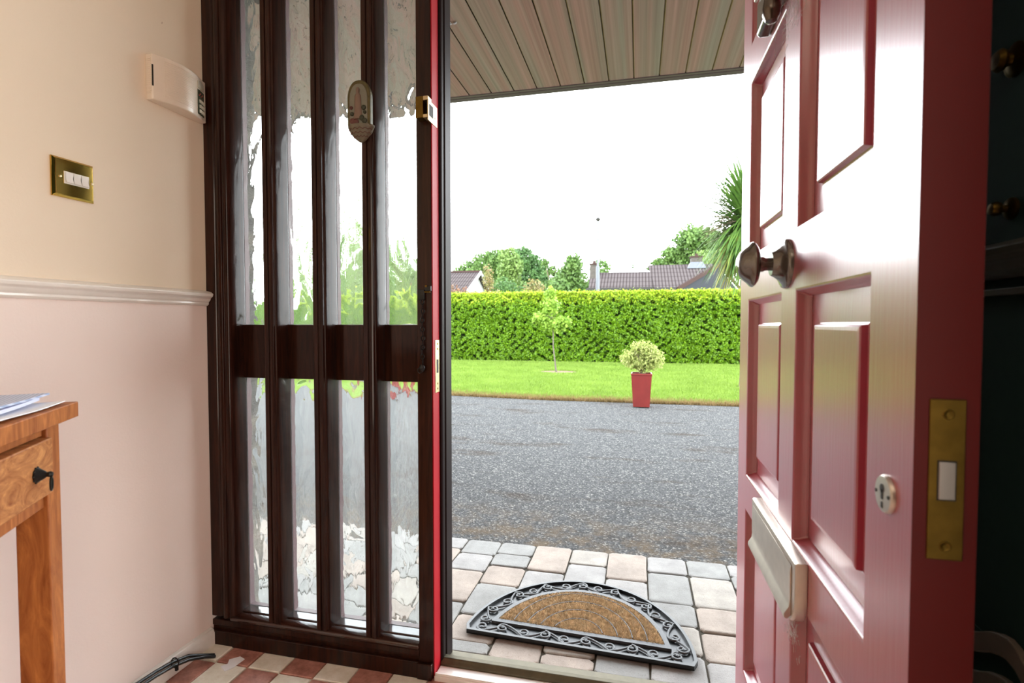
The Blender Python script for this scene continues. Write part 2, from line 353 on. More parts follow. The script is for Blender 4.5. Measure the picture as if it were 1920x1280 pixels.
tag(wl.build('wall_left', ['wall_cream', 'wall_pink']), 'left hall wall, cream above the dado rail and pinkish below', 'wall', kind='structure')
wr = MB(); wr.box(XR, XR + .12, -.02, 1.47, -.05, 2.36); wr.box(XR, XR + .12, -3.2, -.98, -.05, 2.36); wr.box(XR, XR + .12, -.98, -.02, 2.03, 2.36)  # opening invented to let the added fill light through
tag(wr.build('wall_right', 'dark_green'), 'dark green wall hidden behind the open door', 'wall', kind='structure')
sr = MB(); sr.box(2.2, 2.3, -2.0, 1.0, -.05, 2.46); sr.box(.56, 2.2, -2.0, -1.9, -.05, 2.46); sr.box(.56, 2.2, .9, 1.0, -.05, 2.46); sr.box(.44, 2.2, -2.0, 1.0, 2.36, 2.46); sr.box(.46, 2.2, -2.0, 1.0, -.12, -.006)  # box added behind the opening to keep the sky out
tag(sr.build('side_light_box', 'ceiling_paint'), 'unseen pale box added around the side fill light to shut out the sky', 'wall', kind='structure')
wb = MB(); wb.box(XW - .12, XR + .12, -3.32, -3.2, -.05, 2.36)
tag(wb.build('wall_back', 'back_wall_dark'), 'brownish wall at the far end of the hall behind the viewer', 'wall', kind='structure')
tag(MB().box(XW - .12, XR + .12, -3.32, 1.47, 2.36, 2.46).build('ceiling', 'ceiling_paint'), 'plain white hall ceiling', 'ceiling', kind='structure')
wf = MB(); wf.box(.335, XR, 1.38, 1.60, -.05, 2.36); wf.box(XW, .335, 1.40, 1.60, 2.10, 2.36); wf.box(XR, XR + 3.5, 1.47, 1.62, -.1, 2.36); wf.box(XW, XR, 1.60, 1.62, 2.10, 2.36)
tag(wf.build('wall_front', 'render_grey'), 'front wall around the doorway', 'wall', kind='structure')
tag(MB().box(XW, XR, 1.38, 1.40, 2.10, 2.36).build('wall_front_inner', 'wall_cream'), 'cream plaster above the door and sidelight', 'wall', kind='structure')
st = MB(); st.box(-5, -1.292, 1.475, 1.600, -.1, 2.36)
tag(st.build('wall_outside', 'stone', bevel=.008), 'rough grey stone outer wall seen through the leftmost panes', 'wall', kind='structure')
# dado rails, baseboard
dado = [(0, 1.055), (.006, 1.055), (.011, 1.060), (.011, 1.066), (.017, 1.072), (.019, 1.078), (.026, 1.083), (.028, 1.091), (.022, 1.096), (.012, 1.099), (0, 1.102)]
d1 = MB(); d1.prism([(XW + u, z) for u, z in dado], 'y', -3.2, 1.379); tag(d1.build('trim_1', 'white_gloss', bevel=.0012), 'white moulded dado rail along the left wall', 'dado rail', kind='structure')
d2 = MB(); d2.prism([(XR - u, z) for u, z in dado], 'y', -.02, 1.379); d2.box(XR - .012, XR, -.02, 1.379, 1.035, 1.043); tag(d2.build('trim_2', 'rail_painted_shade', bevel=.001), 'white dado rail, its shadow painted into the colour, on the dark right wall', 'dado rail', kind='structure')
bb_ = MB(); bb_.prism([(XW, 0), (XW + .016, 0), (XW + .016, .040), (XW + .010, .052), (XW, .056)], 'y', -3.2, 1.374)
tag(bb_.build('baseboard_left', 'baseboard_paint', bevel=.002), 'low chipped white baseboard under the left wall', 'baseboard', kind='structure')
bb_ = MB(); bb_.prism([(XR, 0), (XR - .016, 0), (XR - .016, .040), (XR - .010, .052), (XR, .056)], 'y', -.02, 1.374)
tag(bb_.build('baseboard_right', 'baseboard_paint', bevel=.002), 'white baseboard under the dark right wall', 'baseboard', kind='structure')

# ---- sidelight window: stile, three fins, transom, sill, panes
HT = 2.06
win = thing('window_1', 'tall dark mahogany sidelight window with rippled glass between vertical fins', 'window', (-.95, 1.40, 0), kind='structure')
YG = 1.446
s = MB()
s.prism([(XW, 1.47), (XW, 1.380), (-1.262, 1.380), (-1.258, 1.384), (-1.250, 1.384), (-1.246, 1.374), (-1.238, 1.371), (-1.231, 1.374), (-1.229, 1.380), (-1.222, 1.380), (-1.217, 1.383), (-1.212, 1.391), (-1.212, 1.47)], 'z', .088, HT)
s.build('stile', 'mahogany', win, bevel=.0015)
for xr in (-1.052, -.887, -.726):
    s = MB(); xl = xr - .041
    s.prism([(xl, 1.47), (xl, 1.386), (xl + .003, 1.381), (xl + .017, 1.380), (xl + .018, 1.385), (xl + .021, 1.385), (xl + .022, 1.380), (xl + .030, 1.378), (xl + .035, 1.381), (xl + .036, 1.386), (xl + .039, 1.387), (xr, 1.391), (xr, 1.47)], 'z', .088, HT)
    s.build('mullion', 'mahogany', win, bevel=.001)
s = MB(); s.box(XW, -.599, 1.384, 1.47, .0, .060); s.box(XW, -.599, 1.381, 1.47, .058, .0765); s.box(XW, -.599, 1.372, 1.3845, .0, .046); s.build('bottom_rail', 'mahogany', win, bevel=.002)
s = MB()
s.prism([(1.388, .076), (1.376, .080), (1.375, .088), (1.382, .093), (1.409, .094), (1.410, .089), (1.414, .089), (1.415, .095), (1.47, .097), (1.47, .076)], 'x', -1.225, -.599)
s.build('sill', 'sill_varnish', win, bevel=.002)
s = MB(); cells = [(-1.212, -1.093), (-1.052, -.928), (-.887, -.767), (-.726, -.599)]
for a, b_ in cells: s.box(a, b_, 1.437, 1.468, .831, .997)
s.build('transom_panel', 'mahogany', win, bevel=.0015)
s = MB(); s.box(XW, -.599, 1.38, 1.47, HT, 2.10); s.build('head', 'mahogany', win, bevel=.002)
for a, b_ in cells:
    for z0, z1 in ((.097, .831), (.997, HT)):
        # textured inner face, flat outer face
        g = MB(); g.m = 1; g.box(a - .004, b_ + .004, YG, YG + .005, z0 - .003, z1 + .003)
        for k, fc in enumerate(g.f):
            if all(abs(g.v[i][1] - YG) < 1e-6 for i in fc): g.mi[k] = 0
        g.build('glass_pane', ['rippled_glass', 'clear_glass'], win)
        r_ = MB(); t = .0012
        r_.box(a, a + t, YG + .0055, 1.469, z0, z1); r_.box(b_ - t, b_, YG + .0055, 1.469, z0, z1); r_.box(a + t, b_ - t, YG + .0055, 1.469, z0, z0 + t)
        r_.build('glazing_bead', 'bead_paint', win)
# ---- door frame
fr = thing('trim_3', 'dark door post with a red painted reveal and a rebated stop', 'door frame', (-.57, 1.40, 0), kind='structure')
s = MB(); s.box(-.599, -.556, 1.380, 1.505, .0, 2.10); s.box(-.601, -.5575, 1.368, 1.381, .0, .045); s.box(-.552, .290, 1.38, 1.505, 2.055, 2.10); s.box(.292, .336, 1.38, 1.505, 0, 2.10)
s.build('post', 'mahogany', fr, bevel=.0018)
s = MB(); s.box(-.5562, -.553, 1.382, 1.430, .0, 2.055); s.build('reveal_face', 'red_reveal_paint', fr, bevel=.001)
s = MB(); s.prism([(-.556, 1.430), (-.548, 1.430), (-.545, 1.434), (-.545, 1.449), (-.548, 1.451), (-.548, 1.455), (-.543, 1.457), (-.543, 1.503), (-.556, 1.503)], 'z', 0, 2.05); s.build('door_stop', 'dark_trim', fr, bevel=.001)
sp = MB(); sp.box(-.5535, -.5515, 1.396, 1.427, .807, .955); spo = sp.build('strike_plate', 'pale_brass', fr, bevel=.0006); spo['label'] = 'pale brass strike plate'
q = MB(); q.box(-.5520, -.5510, 1.404, 1.418, .862, .900); q.build('bolt_slot', 'slot_dark', spo)
for z in (.818, .832, .930, .944):
    q = MB(); q.lathe([(.003, 0), (.003, .0008), (.0018, .001)], (-.5515, 1.412, z), (1, 0, 0), 10); q.build('screw', 'aged_brass', spo)
# threshold
s = MB(); s.box(-.552, .30, 1.375, 1.425, -.02, .012); s.m = 1; s.prism([(1.425, -.02), (1.425, .016), (1.435, .030), (1.452, .030), (1.462, .012), (1.51, .006), (1.51, -.02)], 'x', -.552, .30)
s.m = 0; s.box(-.552, .30, 1.38, 1.388, .011, .017)
tag(s.build('trim_4', ['white_gloss', 'weather_bar'], bevel=.002), 'worn threshold strip with a brass weather bar across the doorway', 'threshold', kind='structure')

# ================================================================= THE DOOR
FX, BX = .235, .284; DY0, DY1, DZ0, DZ1 = .533, 1.362, .012, 2.045
colsY = [(.631, .903), (.990, 1.272)]; rowsZ = [(.216, .585), (.662, 1.052), (1.148, 1.525), (1.610, 1.93)]
dr = thing('door_1', 'open glossy dark red panelled front door swung into the hall', 'door', (.26, 1.37, 0), kind='structure')
s = MB()
yb = [DY0] + [y for c in colsY for y in c] + [DY1]; zb = [DZ0] + [z for c in rowsZ for z in c] + [DZ1]
def isopen(i, j): return i in (1, 3) and j in (1, 3, 5, 7)
for side, X, sg in ((0, FX, 1), (1, BX, -1)):
    for i in range(5):
        for j in range(9):
            y0, y1, z0, z1 = yb[i], yb[i + 1], zb[j], zb[j + 1]
            if not isopen(i, j): s.add([(X, y0, z0), (X, y1, z0), (X, y1, z1), (X, y0, z1)], [(0, 1, 2, 3)])
            else:
                rings = []
                for ins, dx in ((0, 0), (.0015, .003), (.003, .010), (.007, .016), (.009, .021)):
                    rings.append([(X + sg * dx, y0 + ins, z0 + ins), (X + sg * dx, y1 - ins, z0 + ins), (X + sg * dx, y1 - ins, z1 - ins), (X + sg * dx, y0 + ins, z1 - ins)])
                s.ring_loft(rings, cap=False)
s.m = 1
s.add([(FX, DY0, DZ0), (BX, DY0, DZ0), (BX, DY0, DZ1), (FX, DY0, DZ1)], [(0, 1, 2, 3)])
s.m = 0
s.add([(FX, DY1, DZ0), (BX, DY1, DZ0), (BX, DY1, DZ1), (FX, DY1, DZ1)], [(0, 1, 2, 3)])
s.add([(FX, DY0, DZ0), (BX, DY0, DZ0), (BX, DY1, DZ0), (FX, DY1, DZ0)], [(0, 1, 2, 3)])
s.add([(FX, DY0, DZ1), (BX, DY0, DZ1), (BX, DY1, DZ1), (FX, DY1, DZ1)], [(0, 1, 2, 3)])
leaf = s.build('door_leaf', ['red_gloss_paint', 'red_edge_shade'], dr)
import bmesh
bm = bmesh.new(); bm.from_mesh(leaf.data); bmesh.ops.remove_doubles(bm, verts=bm.verts, dist=1e-5); bmesh.ops.recalc_face_normals(bm, faces=bm.faces); bm.to_mesh(leaf.data); bm.free()
bv = leaf.modifiers.new('bevel', 'BEVEL'); bv.width = .0025; bv.segments = 3; bv.limit_method = 'ANGLE'; bv.angle_limit = math.radians(50)
leaf.data.shade_smooth(); leaf.data.set_sharp_from_angle(angle=math.radians(35))
for (y0, y1) in colsY:
    for (z0, z1) in rowsZ:
        p = MB()
        for X, sg in ((FX, 1), (BX, -1)):
            rings = []
            for ins, dx in ((.004, .0215), (.050, .0195), (.0525, .0185), (.0535, .0120), (.0555, .0105), (.060, .0100)):
                rings.append([(X + sg * dx, y0 + ins, z0 + ins), (X + sg * dx, y1 - ins, z0 + ins), (X + sg * dx, y1 - ins, z1 - ins), (X + sg * dx, y0 + ins, z1 - ins)])
            p.ring_loft(rings, cap=False); r = rings[-1]; p.add(r, [(0, 1, 2, 3)])
        p.build('raised_panel', 'red_gloss_paint', dr)
# lock edge plate
lk = MB(); lk.box(.2462, .2732, .5312, .534, .795, .935); lk = lk.build('lock_plate', 'aged_brass', dr, bevel=.0006); lk['label'] = 'brass edge plate of the mortice lock'
q = MB(); q.box(.2535, .2660, .5298, .5330, .848, .881); q.build('bolt', 'steel', lk, bevel=.0005)
q = MB(); q.box(.2525, .2670, .5308, .5330, .847, .882); q.build('bolt_slot', 'slot_dark', lk)
for z in (.922, .807):
    q = MB(); q.lathe([(.0046, 0), (.0046, .0006), (.004, .0010), (.0016, .0004)], (.2597, .5314, z), (0, -1, 0), 20); q = q.build('screw', 'aged_brass', lk)
    q2 = MB(); q2.lathe([(.0016, 0), (.0012, .0011)], (.2597, .5314, z), (0, -1, 0), 4); q2.box(.2592, .2602, .5303, .531, z - .0022, z + .0022); q2.box(.2575, .2619, .5303, .531, z - .0005, z + .0005)
# knob
kb = MB(); KY, KZ = .955, 1.098
kb.lathe([(.0405, 0), (.0405, .004), (.0385, .007), (.034, .009), (.027, .013), (.022, .019), (.019, .025)], (FX, KY, KZ), (-1, 0, 0), 48)
kr = kb.build('knob_rosette', 'bronze_knob', dr, smooth=True); kr['label'] = 'round dark bronze rosette of the centre knob'
kb = MB(); kb.lathe([(.012, .0), (.0105, .016), (.0105, .034), (.0125, .037), (.0125, .042), (.018, .0435), (.030, .046), (.0355, .050), (.0372, .053), (.0365, .056), (.031, .061), (.026, .067), (.020, .073), (.012, .077), (.004, .0785)], (FX, KY, KZ), (-1, 0, 0), 48)
kk = kb.build('door_knob', 'bronze_knob', dr, smooth=True); kk['label'] = 'round dark bronze centre door knob on a stem'
# letterbox
lb0, lb1, lz0, lz1 = .818, 1.118, .560, .660
def lbprof(y0, y1, z0, z1, r):
    pts = [(y0, z1), (y0, z0 + r)] + [(y0 + r - r * math.cos(a), z0 + r - r * math.sin(a)) for a in [i * math.pi / 16 for i in range(1, 9)]]
    pts += [(y1 - r + r * math.sin(a), z0 + r - r * math.cos(a)) for a in [i * math.pi / 16 for i in range(0, 8)]] + [(y1, z0 + r), (y1, z1)]
    return pts
s = MB(); P0 = lbprof(lb0, lb1, lz0, lz1, .045); cy, cz = (lb0 + lb1) / 2, (lz0 + lz1) / 2
def shr(P, k, kz=None): return [(cy + (y - cy) * k, cz + (z - cz) * (kz or k)) for y, z in P]
s.ring_loft([[(FX, y, z) for y, z in P0], [(FX - .013, y, z) for y, z in P0], [(FX - .0165, y, z) for y, z in shr(P0, .985, .96)]])
lb = s.build('letterbox', 'satin_nickel', dr, bevel=.001); lb['label'] = 'satin metal letterbox plate'
s = MB(); y0, y1 = lb0 + .018, lb1 - .018
s.prism([(FX - .0165, .648), (FX - .0175, .650), (FX - .0190, .640), (FX - .0185, .600), (FX - .0200, .588), (FX - .026, .578), (FX - .026, .572), (FX - .022, .570), (FX - .0165, .576)], 'y', y0, y1)
s.build('letterbox_flap', 'satin_nickel', lb, bevel=.0015)
# escutcheon
s = MB(); s.lathe([(.0185, 0), (.0185, .002), (.017, .004), (.010, .0045), (.002, .0045)], (FX, .581, .8355), (-1, 0, 0), 36); es = s.build('escutcheon', 'satin_nickel', dr, smooth=True); es['label'] = 'round pale metal keyhole escutcheon'
s = MB(); s.lathe([(.0042, 0), (.0042, .0006)], (FX - .0045, .581, .8410), (-1, 0, 0), 16); s.box(FX - .0051, FX - .0044, .579, .583, .8305, .8405); s.box(FX - .0051, FX - .0044, .5797, .5823, .822, .828); s.build('keyhole', 'slot_dark', es)
for y in (.568, .594):
    s = MB(); s.lathe([(.0018, 0), (.0018, .0006)], (FX - .0045, y, .8355), (-1, 0, 0), 10); s.build('screw', 'slot_dark', es)
# knocker above
s = MB(); s.ring_loft([[(FX - dx, y, z) for y, z in [(.915 + i_, 1.538 + i_ * .4), (1.105 - i_, 1.538 + i_ * .4), (1.105 - i_, 1.603 - i_), (.915 + i_, 1.603 - i_)]] for dx, i_ in ((0, 0), (.018, 0), (.024, .006))])
kn = s.build('knocker', 'dark_bronze', dr, bevel=.003); kn['label'] = 'dark bronze door knocker at the top of the door'
s = MB(); s.lathe([(.004, -.002), (.009, 0), (.0135, .010), (.0145, .020), (.012, .034), (.009, .05), (.0105, .07), (.013, .09), (.011, .11)], (FX - .030, .955, 1.490), (0, 0, 1), 24); s.build('knocker_drop', 'dark_bronze', kn, smooth=True)
s = MB(); s.tube([(FX - .026, .92, 1.606), (FX - .026, 1.10, 1.606)], .0035, 10); s.build('knocker_rim', 'satin_nickel', kn, smooth=True)
# cobwebs on the knocker and under the letterbox
def web(name, c, spread, n, label):
    s = MB(); rr = random.Random(n)
    for _ in range(n):
        a = Vector([c[k] + rr.gauss(0, spread[k]) for k in range(3)]); p = [a]
        for _2 in range(3): p.append(p[-1] + Vector([rr.gauss(0, spread[k] * .45) for k in range(3)]))
        for q in p: q.x = min(q.x, FX - .001)
        s.tube(p, .00016, 3)
    return tag(s.build(name, 'cobweb'), label, 'cobweb', kind='stuff')
web('cobweb', (FX - .010, .905, 1.475), (.005, .030, .022), 60, 'wispy grey cobweb hanging beside the dark knocker')
web('cobweb', (FX - .004, .876, .535), (.003, .012, .016), 70, 'wispy cobweb just below the metal letterbox')

# ================================================================= THINGS IN THE HALL
# light switch
sw = thing('light_switch', 'brass plate light switch with three white rockers on the left wall', 'light switch', (XW, .988, 1.336))
s = MB(); a, b_, c, d = .940, 1.035, 1.291, 1.381
s.ring_loft([[(XW, a, c), (XW, b_, c), (XW, b_, d), (XW, a, d)], [(XW + .004, a, c), (XW + .004, b_, c), (XW + .004, b_, d), (XW + .004, a, d)], [(XW + .009, a + .005, c + .005), (XW + .009, b_ - .005, c + .005), (XW + .009, b_ - .005, d - .005), (XW + .009, a + .005, d - .005)]])
s.build('switch_plate', 'polished_brass', sw, bevel=.0006)
s = MB(); s.box(XW + .008, XW + .0105, .963, 1.020, 1.3225, 1.3505); s.build('rocker_frame', 'white_plastic', sw, bevel=.0005)
for k in range(3):
    y = .9655 + k * .018; s = MB(); s.prism([(XW + .0105, 1.325), (XW + .0145, 1.325), (XW + .0112, 1.3365), (XW + .0125, 1.348), (XW + .0105, 1.348)], 'y', y, y + .0165); s.build('rocker', 'white_plastic', sw, bevel=.0006)
for y in (.955, 1.028):
    s = MB(); s.lathe([(.0033, 0), (.0033, .0008), (.002, .0013)], (XW + .009, y, 1.3365), (1, 0, 0), 14); s.build('screw', 'pale_brass', sw, smooth=True)
# alarm box
al = thing('alarm_keypad', 'cream plastic alarm box with a bowed ribbed front beside the window frame', 'alarm', (XW, 1.28, 1.665))
a0, a1, z0, z1 = 1.187, 1.371, 1.603, 1.724
def bow(y): t = (y - a0) / (a1 - a0); return .022 + .030 * math.sin(math.pi * min(1, t * 1.0 + .02)) ** 1.0 * (1 - .25 * t)
ysn = [a0 + (a1 - a0) * i / 20 for i in range(21)]
s = MB(); s.prism([(XW, a0)] + [(XW + bow(y) - .002, y) for y in ysn] + [(XW, a1)], 'z', z0, z1); s.build('housing', 'alarm_plastic', al, bevel=.003, seg=3)
s = MB(); n = 21
for k in range(n):
    zz = z0 + .014 + k * .0047
    yy = [y for y in ysn if a0 + .020 < y < a1 - .062]
    s.ring_loft([[(XW + bow(y) - .003, y, zz), (XW + bow(y) - .0008, y, zz + .0004), (XW + bow(y) - .0008, y, zz + .0024), (XW + bow(y) - .003, y, zz + .0028)] for y in yy])
s.build('speaker_grille', 'alarm_plastic', al)
s = MB()
for k in range(18): s.box(XW + .004, XW + .019, a0 - .0012, a0 + .002, z0 + .016 + k * .0053, z0 + .0185 + k * .0053)
s.build('side_vent', 'alarm_plastic', al)
s = MB(); s.box(XW + .0215, XW + .0235, a0 - .0005, a0 + .004, z0 + .035, z1 - .03); s.build('seam', 'slot_dark', al)
s = MB(); yy = [a1 - .048 + .0033 * i for i in range(12)]
s.ring_loft([[(XW + bow(y) - .004, y, 1.614), (XW + bow(y) - .0005, y, 1.614), (XW + bow(y) - .0005, y, 1.685), (XW + bow(y) - .004, y, 1.685)] for y in yy]); pn = s.build('keypad_panel', 'alarm_panel', al, smooth=False)
s = MB(); s.ring_loft([[(XW + bow(y) - .004, y, 1.690), (XW + bow(y) + .0002, y, 1.690), (XW + bow(y) + .0002, y, 1.714 - .006 * abs(i - 5.5) / 5.5), (XW + bow(y) - .004, y, 1.714 - .006 * abs(i - 5.5) / 5.5)] for i, y in enumerate(yy)]); s.build('display_window', 'key_pad', al)
s = MB()
for i in range(4): s.ring_loft([[(XW + bow(y) - .002, y, 1.668 + i % 2 * .006), (XW + bow(y) + .0004, y, 1.668 + i % 2 * .006), (XW + bow(y) + .0004, y, 1.671 + i % 2 * .006), (XW + bow(y) - .002, y, 1.671 + i % 2 * .006)] for y in yy[2 + 2 * i:4 + 2 * i]])
s.build('red_marking', 'led_red', pn)
for r_ in range(3):
    for c_ in range(3):
        y = a1 - .040 + c_ * .011; s = MB(); s.box(XW + bow(y) - .002, XW + bow(y) + .0008, y, y + .007, 1.620 + r_ * .014, 1.629 + r_ * .014); s.build('key', 'key_pad', pn)
# holy water font with relief on the last fin
ft = thing('holy_water_font', 'small arched ceramic holy water font with a robed figure hung on the third mullion', 'font', (-.76, 1.377, 1.59))
def arch(x0, x1, zb_, zs, zt, n=10):
    cx = (x0 + x1) / 2; P = [(x0, zb_)] + [(cx - (cx - x0) * math.cos(t) ** .8, zs + (zt - zs) * math.sin(t)) for t in [i * math.pi / 2 / n for i in range(n)]] + [(cx, zt)]
    P += [(cx + (x1 - cx) * math.cos(t) ** .8, zs + (zt - zs) * math.sin(t)) for t in [i * math.pi / 2 / n for i in range(n - 1, -1, -1)]] + [(x1, zb_)]
    return P
s = MB(); s.prism(arch(-.797, -.727, 1.550, 1.625, 1.676), 'y', 1.362, 1.3795); s.build('back_plaque', 'olive_gilt', ft, bevel=.003, seg=3)
s = MB(); s.prism(arch(-.789, -.735, 1.552, 1.622, 1.665), 'y', 1.3605, 1.364); s.build('niche', 'relief_pale', ft, bevel=.001)
s = MB(); s.ring_loft([[(-.7625 + math.cos(t) * rx, 1.3595 + math.sin(t) * ry, z) for t in [k * math.pi / 6 for k in range(12)]] for z, rx, ry in ((1.568, .014, .004), (1.59, .011, .005), (1.615, .010, .0055), (1.632, .009, .005), (1.638, .004, .004), (1.641, .0045, .0045), (1.648, .0058, .005), (1.654, .003, .003))]); s.build('robed_figure', 'relief_robe', ft, smooth=True)
for cx, cz, r in ((-.779, 1.563, .009), (-.768, 1.560, .008), (-.783, 1.60, .005)):
    s = MB(); s.lathe([(r, 0), (r * .9, .003), (r * .4, .0055), (0.0002, .006)], (cx, 1.3605, cz), (0, -1, 0), 14); s.build('relief_flower', 'relief_red', ft, smooth=True)
s = MB()
for cx, cz, r in ((-.752, 1.571, .008), (-.743, 1.562, .008), (-.745, 1.598, .007), (-.781, 1.583, .006), (-.742, 1.585, .005)): s.lathe([(r, 0), (r * .9, .003), (r * .4, .0055), (0.0002, .006)], (cx, 1.3605, cz), (0, -1, 0), 12)
s.build('relief_foliage', 'relief_green', ft, smooth=True)
s = MB(); rings = []
for z, w_, dp in ((1.554, .0395, .028), (1.549, .0400, .029), (1.545, .0375, .027), (1.533, .032, .022), (1.522, .022, .015), (1.513, .011, .008), (1.509, .003, .003)):
    rings.append([(-.762 + w_ * math.cos(t), 1.3795 - dp * math.sin(t) * 1.0, z) for t in [k * math.pi / 12 for k in range(13)]])
s.ring_loft(rings, closed=True); bw = s.build('water_bowl', 'antique_white', ft, smooth=True)
s = MB()
for z, w_, dp in ((1.541, .0365, .0265), (1.531, .0315, .022), (1.522, .023, .016)):
    s.tube([(-.762 + w_ * math.cos(t), 1.3795 - dp * math.sin(t) - .0005, z + (.0022 if k % 2 else -.0022)) for k, t in enumerate([.25 + k * (math.pi - .5) / 12 for k in range(13)])], .0009, 6)
s.build('wavy_line', 'relief_red', bw, smooth=True)
# night latch keep
kp = thing('latch_keep', 'brass night latch keep on the door post near the top', 'latch keep', (-.56, 1.38, 1.57))
s = MB(); s.box(-.588, -.5665, 1.352, 1.379, 1.552, 1.609); s.build('keep_box', 'aged_brass', kp, bevel=.001)
s = MB(); s.box(-.5665, -.5525, 1.352, 1.3795, 1.598, 1.609); s.box(-.5665, -.5525, 1.352, 1.3795, 1.552, 1.561); s.box(-.5545, -.5515, 1.352, 1.418, 1.545, 1.600); s.build('keep_flange', 'pale_brass', kp, bevel=.0008)
s = MB(); s.box(-.5520, -.5508, 1.360, 1.386, 1.559, 1.590); s.build('latch_slot', 'slot_dark', kp)
s = MB(); s.lathe([(.0035, 0), (.002, .001)], (-.5515, 1.402, 1.565), (1, 0, 0), 10); s.build('screw', 'iron', kp)
# door chain
ch = thing('door_chain', 'dark metal door chain hanging down the door post', 'door chain', (-.582, 1.376, 1.09))
s = MB(); s.box(-.592, -.574, 1.371, 1.3795, 1.066, 1.094); s.box(-.574, -.5555, 1.373, 1.3795, 1.090, 1.104); s.build('bracket', 'iron', ch, bevel=.001)
s = MB(); s.box(-.574, -.557, 1.372, 1.374, 1.086, 1.089); s.box(-.572, -.566, 1.3715, 1.374, 1.101, 1.106); s.build('worn_plate', 'aged_brass', ch)
for k in range(14):
    s = MB(); z = 1.060 - k * .0125; x = -.5795 + .0012 * math.sin(k)
    if k % 2: s.torus((x, 1.371, z), (1, .25, 0), .0068, .0016, 16, 6, .62)
    else: s.torus((x, 1.371, z), (.25, -1, 0), .0068, .0016, 16, 6, .62)
    s.build('chain_link', 'iron', ch, smooth=True)
s = MB(); s.lathe([(.003, .0), (.006, .004), (.0085, .010), (.0085, .014), (.004, .020)], (-.580, 1.369, .868), (0, 0, 1), 16); s.torus((-.586, 1.370, .872), (0, -1, 0), .007, .0018, 14, 6); s.build('end_catch', 'iron', ch, smooth=True)
# side table
TR = math.radians(34.5); TP = (-.916, .700, 0)
tb = thing('side_table', 'small reddish hardwood side table with one drawer against the left wall', 'side table', TP, TR)
tb_m = Matrix.Translation(TP) @ Matrix.Rotation(TR, 4, 'Z')
# local frame: -y runs along the front towards the viewer, -x runs back to the wall
def tpart(mb, name, mat, par=None, **k):
    mb.v = [tuple(tb_m @ Vector(p)) for p in mb.v]; return mb.build(name, mat, par or tb, **k)
W, D = .300, .340
s = MB(); s.box(-D, 0, -W, 0, .845, .870); tpart(s, 'tabletop', 'table_wood', bevel=.0015)
for (x, y) in ((-.062, -.065), (-.062, -W + .020), (-D + .02, -.065), (-D + .02, -W + .020)):
    s = MB(); s.box(x, x + .042, y, y + .045, 0, .845); tpart(s, 'leg', 'table_wood', bevel=.002)
for z0, z1 in ((.826, .845), (.714, .737)):
    s = MB(); s.box(-.056, -.026, -.235, -.065, z0, z1); tpart(s, 'front_rail', 'table_wood', bevel=.001)
for q in ((-D + .028, -D + .048, -.235, -.065), (-D + .062, -.062, -.055, -.035), (-D + .062, -.062, -.265, -.245)):
    s = MB(); s.box(*q, .714, .845); tpart(s, 'apron', 'table_wood')
s = MB(); s.box(-.045, -.012, -.226, -.067, .7385, .824); dw = tpart(s, 'drawer', 'table_drawer_wood', bevel=.002)
s = MB(); s.lathe([(.0105, 0), (.0115, .002), (.009, .005), (.006, .010), (.0035, .013), (.0045, .017), (.003, .020)], (-.012, -.125, .779), (1, 0, 0), 18); s.torus((.006, -.125, .765), (1, .2, 0), .0095, .0016, 20, 8, .8)
for k in range(10):
    a = k * math.pi / 5; s.lathe([(.0015, 0), (.001, .002)], (-.0115, -.125 + .0112 * math.cos(a), .779 + .0112 * math.sin(a)), (1, 0, 0), 6)
hd = tpart(s, 'drawer_pull', 'iron', dw, smooth=True)
# papers on the table
def sheet(name, mats, pts, z, th, label, group=None, curl=0):
    s = MB(); P = [tb_m @ Vector((x, y, 0)) for x, y in pts]; n = 8
    a, b_, c, d = P; rows = []
    for i in range(n + 1):
        u = i / n; l = a.lerp(d, u); r = b_.lerp(c, u); rows.append([l.lerp(r, j / n) for j in range(n + 1)])
    def zz(i, j): return z + curl * (max(0, (j / n - .5)) ** 2) * 4 + curl * .3 * math.sin(i * .9)
    V = [(p.x, p.y, zz(i, j)) for i, r in enumerate(rows) for j, p in enumerate(r)]; m_ = len(V); V += [(x, y, h + th) for x, y, h in V]
    F = []; k = n + 1
    for i in range(n):
        for j in range(n):
            q = [i * k + j, i * k + j + 1, (i + 1) * k + j + 1, (i + 1) * k + j]; F.append(tuple(q[::-1])); F.append(tuple(x + m_ for x in q))
    ed = [j for j in range(k)] + [i * k + n for i in range(1, k)] + [n * k + j for j in range(n - 1, -1, -1)] + [i * k for i in range(n - 1, 0, -1)]
    for i in range(len(ed)): a_, b2 = ed[i], ed[(i + 1) % len(ed)]; F.append((a_, b2, b2 + m_, a_ + m_))
    s.add(V, F); o = s.build(name, mats)
    return tag(o, label, 'paper', 'papers stacked on the side table')
sheet('paper_sheet', 'paper_white', [(-.29, -.285), (-.014, -.27), (-.008, -.028), (-.12, -.006)], .8702, .0015, 'curling white paper lowest in the stack on the side table', curl=.003)
sheet('folded_leaflet', 'paper_lilac', [(-.28, -.285), (-.022, -.25), (-.040, -.032), (-.20, -.012)], .8762, .0050, 'thick pale lilac leaflet in the middle of the stack on the side table', curl=.0015)
sheet('patterned_leaflet', 'paper_blue', [(-.285, -.275), (-.030, -.245), (-.032, -.018), (-.19, -.012)], .8835, .0030, 'blue striped leaflet lying uppermost on the side table', curl=.0012)
